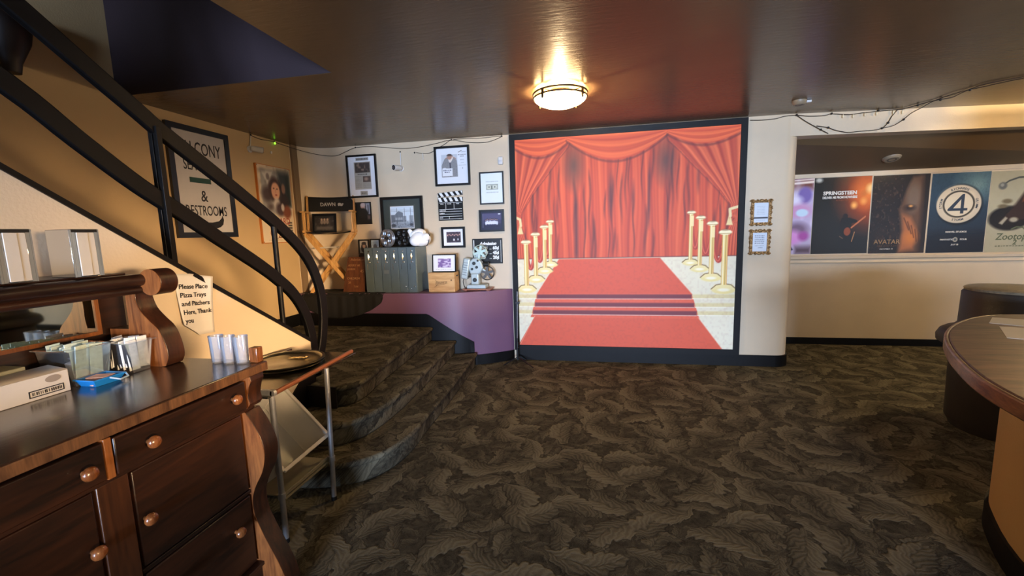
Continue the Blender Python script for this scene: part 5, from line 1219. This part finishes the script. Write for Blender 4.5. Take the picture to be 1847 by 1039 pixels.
n = p.noise(16, 8); p.mix(np.clip(n - .45, 0, 1) * .9 * (p.u < .6), (66, 42, 30)); n = p.noise(40, 9); p.mix(np.clip(n - .7, 0, 1) * 1.6 * (p.u < .55), (128, 98, 76))
# tall lit rock face on the right, in place of the portrait of the original
p.poly([(.52, .0), (.56, .3), (.50, .55), (.60, .80), (.70, .97), (.92, 1.0), (1.02, 0)], (92, 64, 44), .06); p.poly([(.56, .02), (.60, .30), (.56, .50), (.72, .46), (.84, .30), (.80, .05)], (166, 100, 58), .07); p.ell(.74, .72, .12, .18, (112, 92, 74), .1); p.rect(.9, 1.1, 0, 1, (30, 20, 14), .12); p.ell(.68, .58, .08, .03, (34, 20, 14), .05); p.ell(.74, .20, .12, .08, (196, 116, 54), .1)
p.ell(.70, .60, .03, .012, (240, 170, 90), .02)
for k in range(5): p.line([(.60 + .07 * k, .45 - .05 * k), (.70 + .05 * k, .30 - .05 * k)], .012, (70, 42, 28), .02)
t = poster('dark brown film poster with a warm lit cliff shape on its right half', 3.212, 3.788, 1.128, 2.04, p)
lettering('AVATAR', mat('tarnished_gold_ink', (150, 118, 84), .5), t, (3.40, yt, 1.24), .075, bold=.001, sx=.95)
lettering('FIRE AND ASH', mat('dim_brown_ink', (104, 78, 58), .5), t, (3.40, yt, 1.208), .026, space=1.2)
lettering('DECEMBER 19', TW, t, (3.40, yt, 1.172), .022)
p = Print(140, 210, (24, 34, 46))
p.mix(np.clip((p.v - .1) * 1.1, 0, 1), (46, 74, 92)); p.mix(np.clip(1 - np.hypot((p.u - .8) / .5, (p.v - .84) / .28), 0, 1), (108, 136, 134)); p.mix(np.clip((p.noise(60, 3) - .5) * .3, 0, 1), (20, 28, 36)); p.rect(-.1, 1.1, -.1, .22, (14, 20, 30), .2)
asp = .912 / .56
p.ell(.515, .60, .395, .395 / asp * 1.06, (16, 20, 26), .03, .8); p.ell(.50, .61, .385, .385 / asp, (196, 182, 156), .01); p.ell(.47, .635, .30, .30 / asp, (208, 194, 166), .1)
p.s = 0
rr = np.sqrt((p.u - .50) ** 2 + ((p.v - .61) * asp) ** 2); p.mix(p.soft(np.abs(rr - .262) - .018, .008), (62, 56, 46)); p.mix(p.soft(np.abs(rr - .275) - .006, .006) * .6, (150, 140, 120))
for k, (a, b) in enumerate(((.40, .62),)): p.ell(.5, .165, .042, .03, (170, 164, 144), .01); p.ell(.5, .165, .024, .016, (70, 78, 84), .01)
t = poster('blue film poster with a big number four inside a round cream disc', 3.806, 4.372, 1.125, 2.033, p)
NAVY = mat('navy_emblem_ink', (40, 52, 66), .5)
cx4, cz4 = 3.806 + .566 * .50, 1.125 + .908 * .61
M4 = MB()
M4.prism([(cx4 - .105, cz4 - .055), (cx4 - .105, cz4 - .075), (cx4 + .02, cz4 - .075), (cx4 + .02, cz4 - .108), (cx4 + .052, cz4 - .108), (cx4 + .052, cz4 - .075), (cx4 + .088, cz4 - .075), (cx4 + .088, cz4 - .047), (cx4 + .052, cz4 - .047), (cx4 + .052, cz4 + .113), (cx4 + .030, cz4 + .113)], yt - .0004, yt + .0006, 'y')
M4.build('emblem_number', NAVY, t)
M5 = MB().prism([(cx4 - .052, cz4 - .047), (cx4 + .02, cz4 - .047), (cx4 + .02, cz4 + .055)], yt - .0008, yt + .0006, 'y').build('emblem_counter', mat('cream_disc_ink', (206, 192, 164), .5), t)
def arc_text(txt, r, a_mid, step, size, flip=1):
    for i, ch in enumerate(txt):
        a = math.radians(a_mid - flip * step * (i - (len(txt) - 1) / 2)); rot = a - PI / 2 if flip > 0 else a + PI / 2
        R = FACE_ROOM @ Matrix.Rotation(rot, 3, 'Z')
        if ch != ' ': lettering(ch, NAVY, t, (cx4 + r * math.cos(a), yt, cz4 + r * math.sin(a)), size, R, bold=.0006)
arc_text('RICHARDS', .167, 90, 7.5, .034); arc_text('STORM', .186, 180, 7.5, .034, -1) if False else arc_text('STORM', .167, 178, 7.5, .034); arc_text('GRIMM', .167, 2, 7.5, .034); arc_text('STORM', .190, -90, 7.5, .034, -1)
for s_, x, z, sz in (('MARVEL STUDIOS', cx4, 1.355, .026), ('FANTASTIC', cx4 - .085, 1.267, .026), ('FOUR', cx4 + .08, 1.267, .026), ('JULY 25', cx4, 1.21, .022)): lettering(s_, TW, t, (x, yt, z), sz, bold=.0005)
p = Print(120, 180, (166, 160, 132))
n = p.noise(20, 5); p.mix((n - .5) * .12, (120, 116, 92)); p.line([(.22, .84), (.30, .88), (.45, .915), (.7, .92), (1, .90)], .02, (66, 70, 66), .006); p.ell(.20, .82, .07, .045, (96, 98, 90), .02); p.ell(.19, .83, .03, .02, (140, 140, 128), .01)
p.ell(.36, .42, .34, .15, (22, 20, 20), .03); p.rect(.06, .95, .36, .42, (22, 20, 20), .03); p.poly([(.2, .38), (.45, .60), (.62, .80), (.80, .66), (.98, .40)], (50, 34, 28), .05); p.poly([(.55, .62), (.62, .84), (.74, .66)], (122, 66, 34), .03); p.ell(.30, .63, .08, .028, (104, 92, 66), .02); p.ell(.24, .57, .08, .024, (104, 92, 66), .02); p.poly([(.20, .36), (.30, .44), (.34, .42), (.26, .34)], (160, 152, 130), .02); p.ell(.44, .40, .07, .03, (160, 152, 130), .02)
p.scribble(.18, .9, .075, .014, (76, 80, 60), 16, 3); p.line([(.42, .285), (.50, .31), (.60, .305), (.66, .27)], .018, (86, 92, 66), .006)
t = poster('cream film poster with green lettering, cut by the right edge of the photo', 4.378, 4.95, 1.122, 2.028, p)
OLI = mat('olive_poster_ink', (78, 86, 58), .5)
lettering('Zootopia', OLI, t, (4.475, yt, 1.262), .105, align='LEFT', shear=.2, bold=.001, sx=.9)
lettering('2', OLI, t, (4.66, yt, 1.205), .075, shear=.2, bold=.002)

# ------------------------------------------------------------------ string lights and small fittings
WIRE = mat('dark_wire', (44, 34, 26), .6); CLIPM = mat('black_clip', (14, 12, 12), .5)
sl = thing('string_lights', 'dark unlit string lights drooping along the top of the frame wall from the left corner', 'string lights', (-2.2, 4.85, 2.55))
MB().tube(smooth_path([(-3.492, 3.98, 2.575), (-3.492, 4.10, 2.56), (-3.492, 4.273, 2.572), (-3.485, 4.45, 2.562), (-3.44, 4.66, 2.54), (-3.30, 4.80, 2.505), (-3.106, 4.86, 2.489), (-2.954, 4.86, 2.532), (-2.833, 4.86, 2.567), (-2.658, 4.86, 2.568), (-2.48, 4.86, 2.55), (-2.235, 4.86, 2.519), (-2.012, 4.86, 2.523), (-1.785, 4.86, 2.552), (-1.623, 4.86, 2.575), (-1.419, 4.86, 2.534), (-1.224, 4.86, 2.521), (-1.094, 4.86, 2.548), (-1.023, 4.86, 2.576)]), .0032, 6).build('wire', WIRE, sl)
MB().tube(smooth_path([(-2.06, 4.862, 2.462), (-1.996, 4.862, 2.45), (-1.893, 4.862, 2.447), (-1.788, 4.862, 2.496), (-1.705, 4.862, 2.534), (-1.623, 4.862, 2.575), (-1.45, 4.862, 2.578), (-1.255, 4.862, 2.572), (-1.125, 4.862, 2.578), (-1.023, 4.862, 2.58)]), .0032, 6).build('wire', WIRE, sl)
for x, y, z in ((-3.49, 3.98, 2.577), (-2.833, 4.86, 2.57), (-1.623, 4.86, 2.577), (-1.03, 4.86, 2.577), (-2.26, 4.86, 2.482), (-2.08, 4.86, 2.462)): MB().ball((x, y, z), .009).build('clip', CLIPM, sl)
MB().tube([(-1.98, 4.86, 2.447), (-1.975, 4.857, 2.40), (-1.972, 4.856, 2.37)], .004, 6).build('loose_end', CAMW, sl)
gb = thing('green_indicator', 'tiny glowing green light bulb of the string at the left corner', 'light', (-3.485, 4.31, 2.545))
MB().ball((-3.482, 4.31, 2.556), .009, (1, 1, 1.5)).build('glowing_bulb', mat('glowing_green', (150, 255, 60), .3, emit=2.), gb)
MB().tube([(-3.487, 4.31, 2.566), (-3.487, 4.31, 2.582)], .006, 8).build('socket', CLIPM, gb)
s2 = thing('string_lights', 'dark unlit string lights looping across the header and ceiling above the alcove', 'string lights', (2.6, 4.9, 2.5))
off = lambda P, d=.006: [(x, y - d, z) for x, y, z in P]
for P in ([(1.53, 4.862, 2.553), (1.635, 4.862, 2.546), (1.762, 4.862, 2.55), (1.838, 4.862, 2.566), (1.952, 4.868, 2.571), (2.066, 4.883, 2.556), (2.217, 4.903, 2.555), (2.279, 4.911, 2.569), (2.442, 4.933, 2.554), (2.566, 4.949, 2.565), (2.64, 4.958, 2.568), (2.71, 4.968, 2.575), (2.93, 4.985, 2.58)],
          [(1.952, 4.868, 2.571), (2.044, 4.88, 2.506), (2.187, 4.899, 2.423), (2.259, 4.909, 2.384)],
          [(2.147, 4.894, 2.46), (2.256, 4.908, 2.439), (2.314, 4.916, 2.415), (2.39, 4.926, 2.395), (2.454, 4.934, 2.386), (2.578, 4.95, 2.393), (2.678, 4.963, 2.396), (2.757, 4.974, 2.411), (2.809, 4.981, 2.46), (2.841, 4.985, 2.521), (2.886, 4.991, 2.576)],
          [(2.757, 4.974, 2.411), (2.861, 4.987, 2.432), (2.949, 4.999, 2.485), (3.012, 5.007, 2.539), (3.08, 4.99, 2.578)],
          [(2.93, 4.985, 2.58), (2.971, 4.858, 2.58), (3.001, 4.772, 2.58), (3.05, 4.704, 2.58), (3.11, 4.66, 2.58), (3.093, 4.56, 2.58), (3.077, 4.429, 2.58), (3.09, 4.309, 2.58), (3.16, 4.235, 2.58), (3.247, 4.171, 2.58), (3.5, 4.0, 2.58)],
          [(3.08, 4.99, 2.578), (3.028, 4.78, 2.578), (3.022, 4.616, 2.578), (3.044, 4.491, 2.578), (3.10, 4.41, 2.578), (3.16, 4.33, 2.578), (3.221, 4.255, 2.578), (3.30, 4.191, 2.578), (3.5, 4.05, 2.578)]):
    MB().tube(smooth_path(off(P), 3), .0036, 6).build('wire', WIRE, s2)
for x, y, z in off([(1.952, 4.868, 2.572), (2.279, 4.911, 2.57), (2.71, 4.968, 2.577), (2.187, 4.899, 2.423), (2.256, 4.908, 2.439), (2.809, 4.981, 2.46), (2.757, 4.974, 2.411), (2.949, 4.999, 2.485), (2.971, 4.858, 2.577), (3.05, 4.704, 2.575), (3.077, 4.429, 2.575)], .009): MB().ball((x, y, z), .0105).build('dark_bulb', CLIPM, s2)
for x, y, z in off([(2.387, 4.925, 2.541), (2.481, 4.938, 2.537), (2.589, 4.952, 2.547), (2.697, 4.966, 2.553), (2.85, 4.986, 2.558), (2.933, 4.997, 2.555)], .008): MB().ball((x, y, z), .007, (1, 1, 2.6)).build('clear_bulb', mat('milky_bulb', (222, 206, 170), .3), s2)
TANP = mat('dim_lit_tan_plastic', (134, 120, 98), .45)  # tan tone stands in for dim light on the plastic
def detector(label, c, n, r):
    t = thing('smoke_detector', label, 'smoke detector', c, 'smoke detectors'); R = Vector(n).to_track_quat('Z', 'Y').to_matrix()
    MB().lathe([(0, 0), (r, 0), (r, .012), (r * .96, .02), (r * .8, .034), (r * .74, .038), (0, .036)], c, 36, R).build('body', TANP, t)
    MB().lathe([(r * .35, .037), (r * .5, .0385), (r * .5, .036), (r * .35, .036)], c, 28, R).build('vent_ring', mat('dark_grey_vent', (70, 66, 60), .5), t)
    return t
sd = detector('round smoke detector on the brown ceiling near the header', (1.775, 4.385, HC - .001), (0, 0, -1), .058)
MB().box(1.834, 1.875, 4.38, 4.41, HC - .02, HC - .001).build('test_tab', CAMW, sd, bevel=.004)
detector('round smoke detector on the sloping alcove ceiling above the posters', (3.20, 5.56, 2.2095), (0, -.32, -.95), .085)

# thin tripod stand at the mural's left edge
ts = thing('tripod_stand', 'thin black tripod stand in front of the mural frame beside the purple ledge', 'stand', (-.885, 4.70, 0))
MB().tube([(-.885, 4.70, .04), (-.885, 4.70, .30)], .011, 12).build('lower_pole', BLK, ts)
MB().tube([(-.885, 4.70, .30), (-.872, 4.70, .84)], .007, 12).build('upper_pole', mat('grey_metal_tube', (150, 156, 164), .25, .8), ts)
MB().tube([(-.885, 4.70, .205), (-.885, 4.70, .25)], .017, 12).ball((-.885, 4.70, .185), .016).build('clamp', BLK, ts)
for q in ((-.684, 4.546), (-1.03, 4.60), (-.80, 4.78)): MB().beam((-.885, 4.70, .075), (q[0], q[1], .008), .012, .008).build('leg', BLK, ts)
MB().box(-.895, -.845, 4.685, 4.705, .70, .725).build('hook', BLK, ts, bevel=.003)

# dark wall lamp over the stairs
wl = thing('wall_lamp', 'dark urn shaped wall lamp in the shadow above the stairs', 'wall lamp', (-3.5, 2.13, 2.56))
MB().lathe([(0, 2.54), (.04, 2.54), (.05, 2.60), (.075, 2.66), (.10, 2.72), (.112, 2.79), (.118, 2.84), (.10, 2.88), (.05, 2.90), (0, 2.90)], (-3.445, 2.10, 0), 32).build('bowl', mat('dark_bronze_lamp', (30, 20, 18), .5, .3), wl)
MB().box(-3.5, -3.43, 2.075, 2.125, 2.60, 2.80).build('wall_plate', mat('dark_bronze_lamp', (30, 20, 18), .5, .3), wl, bevel=.004)
sc = bpy.context.scene
sc.view_settings.view_transform = 'Standard'; sc.view_settings.look = 'None'; sc.view_settings.exposure = 0.; sc.view_settings.gamma = 1.; sc.view_settings.use_curve_mapping = False
sc.cycles.use_denoising = True
sc.cycles.max_bounces = 8; sc.cycles.transparent_max_bounces = 16; sc.cycles.sample_clamp_indirect = 6.
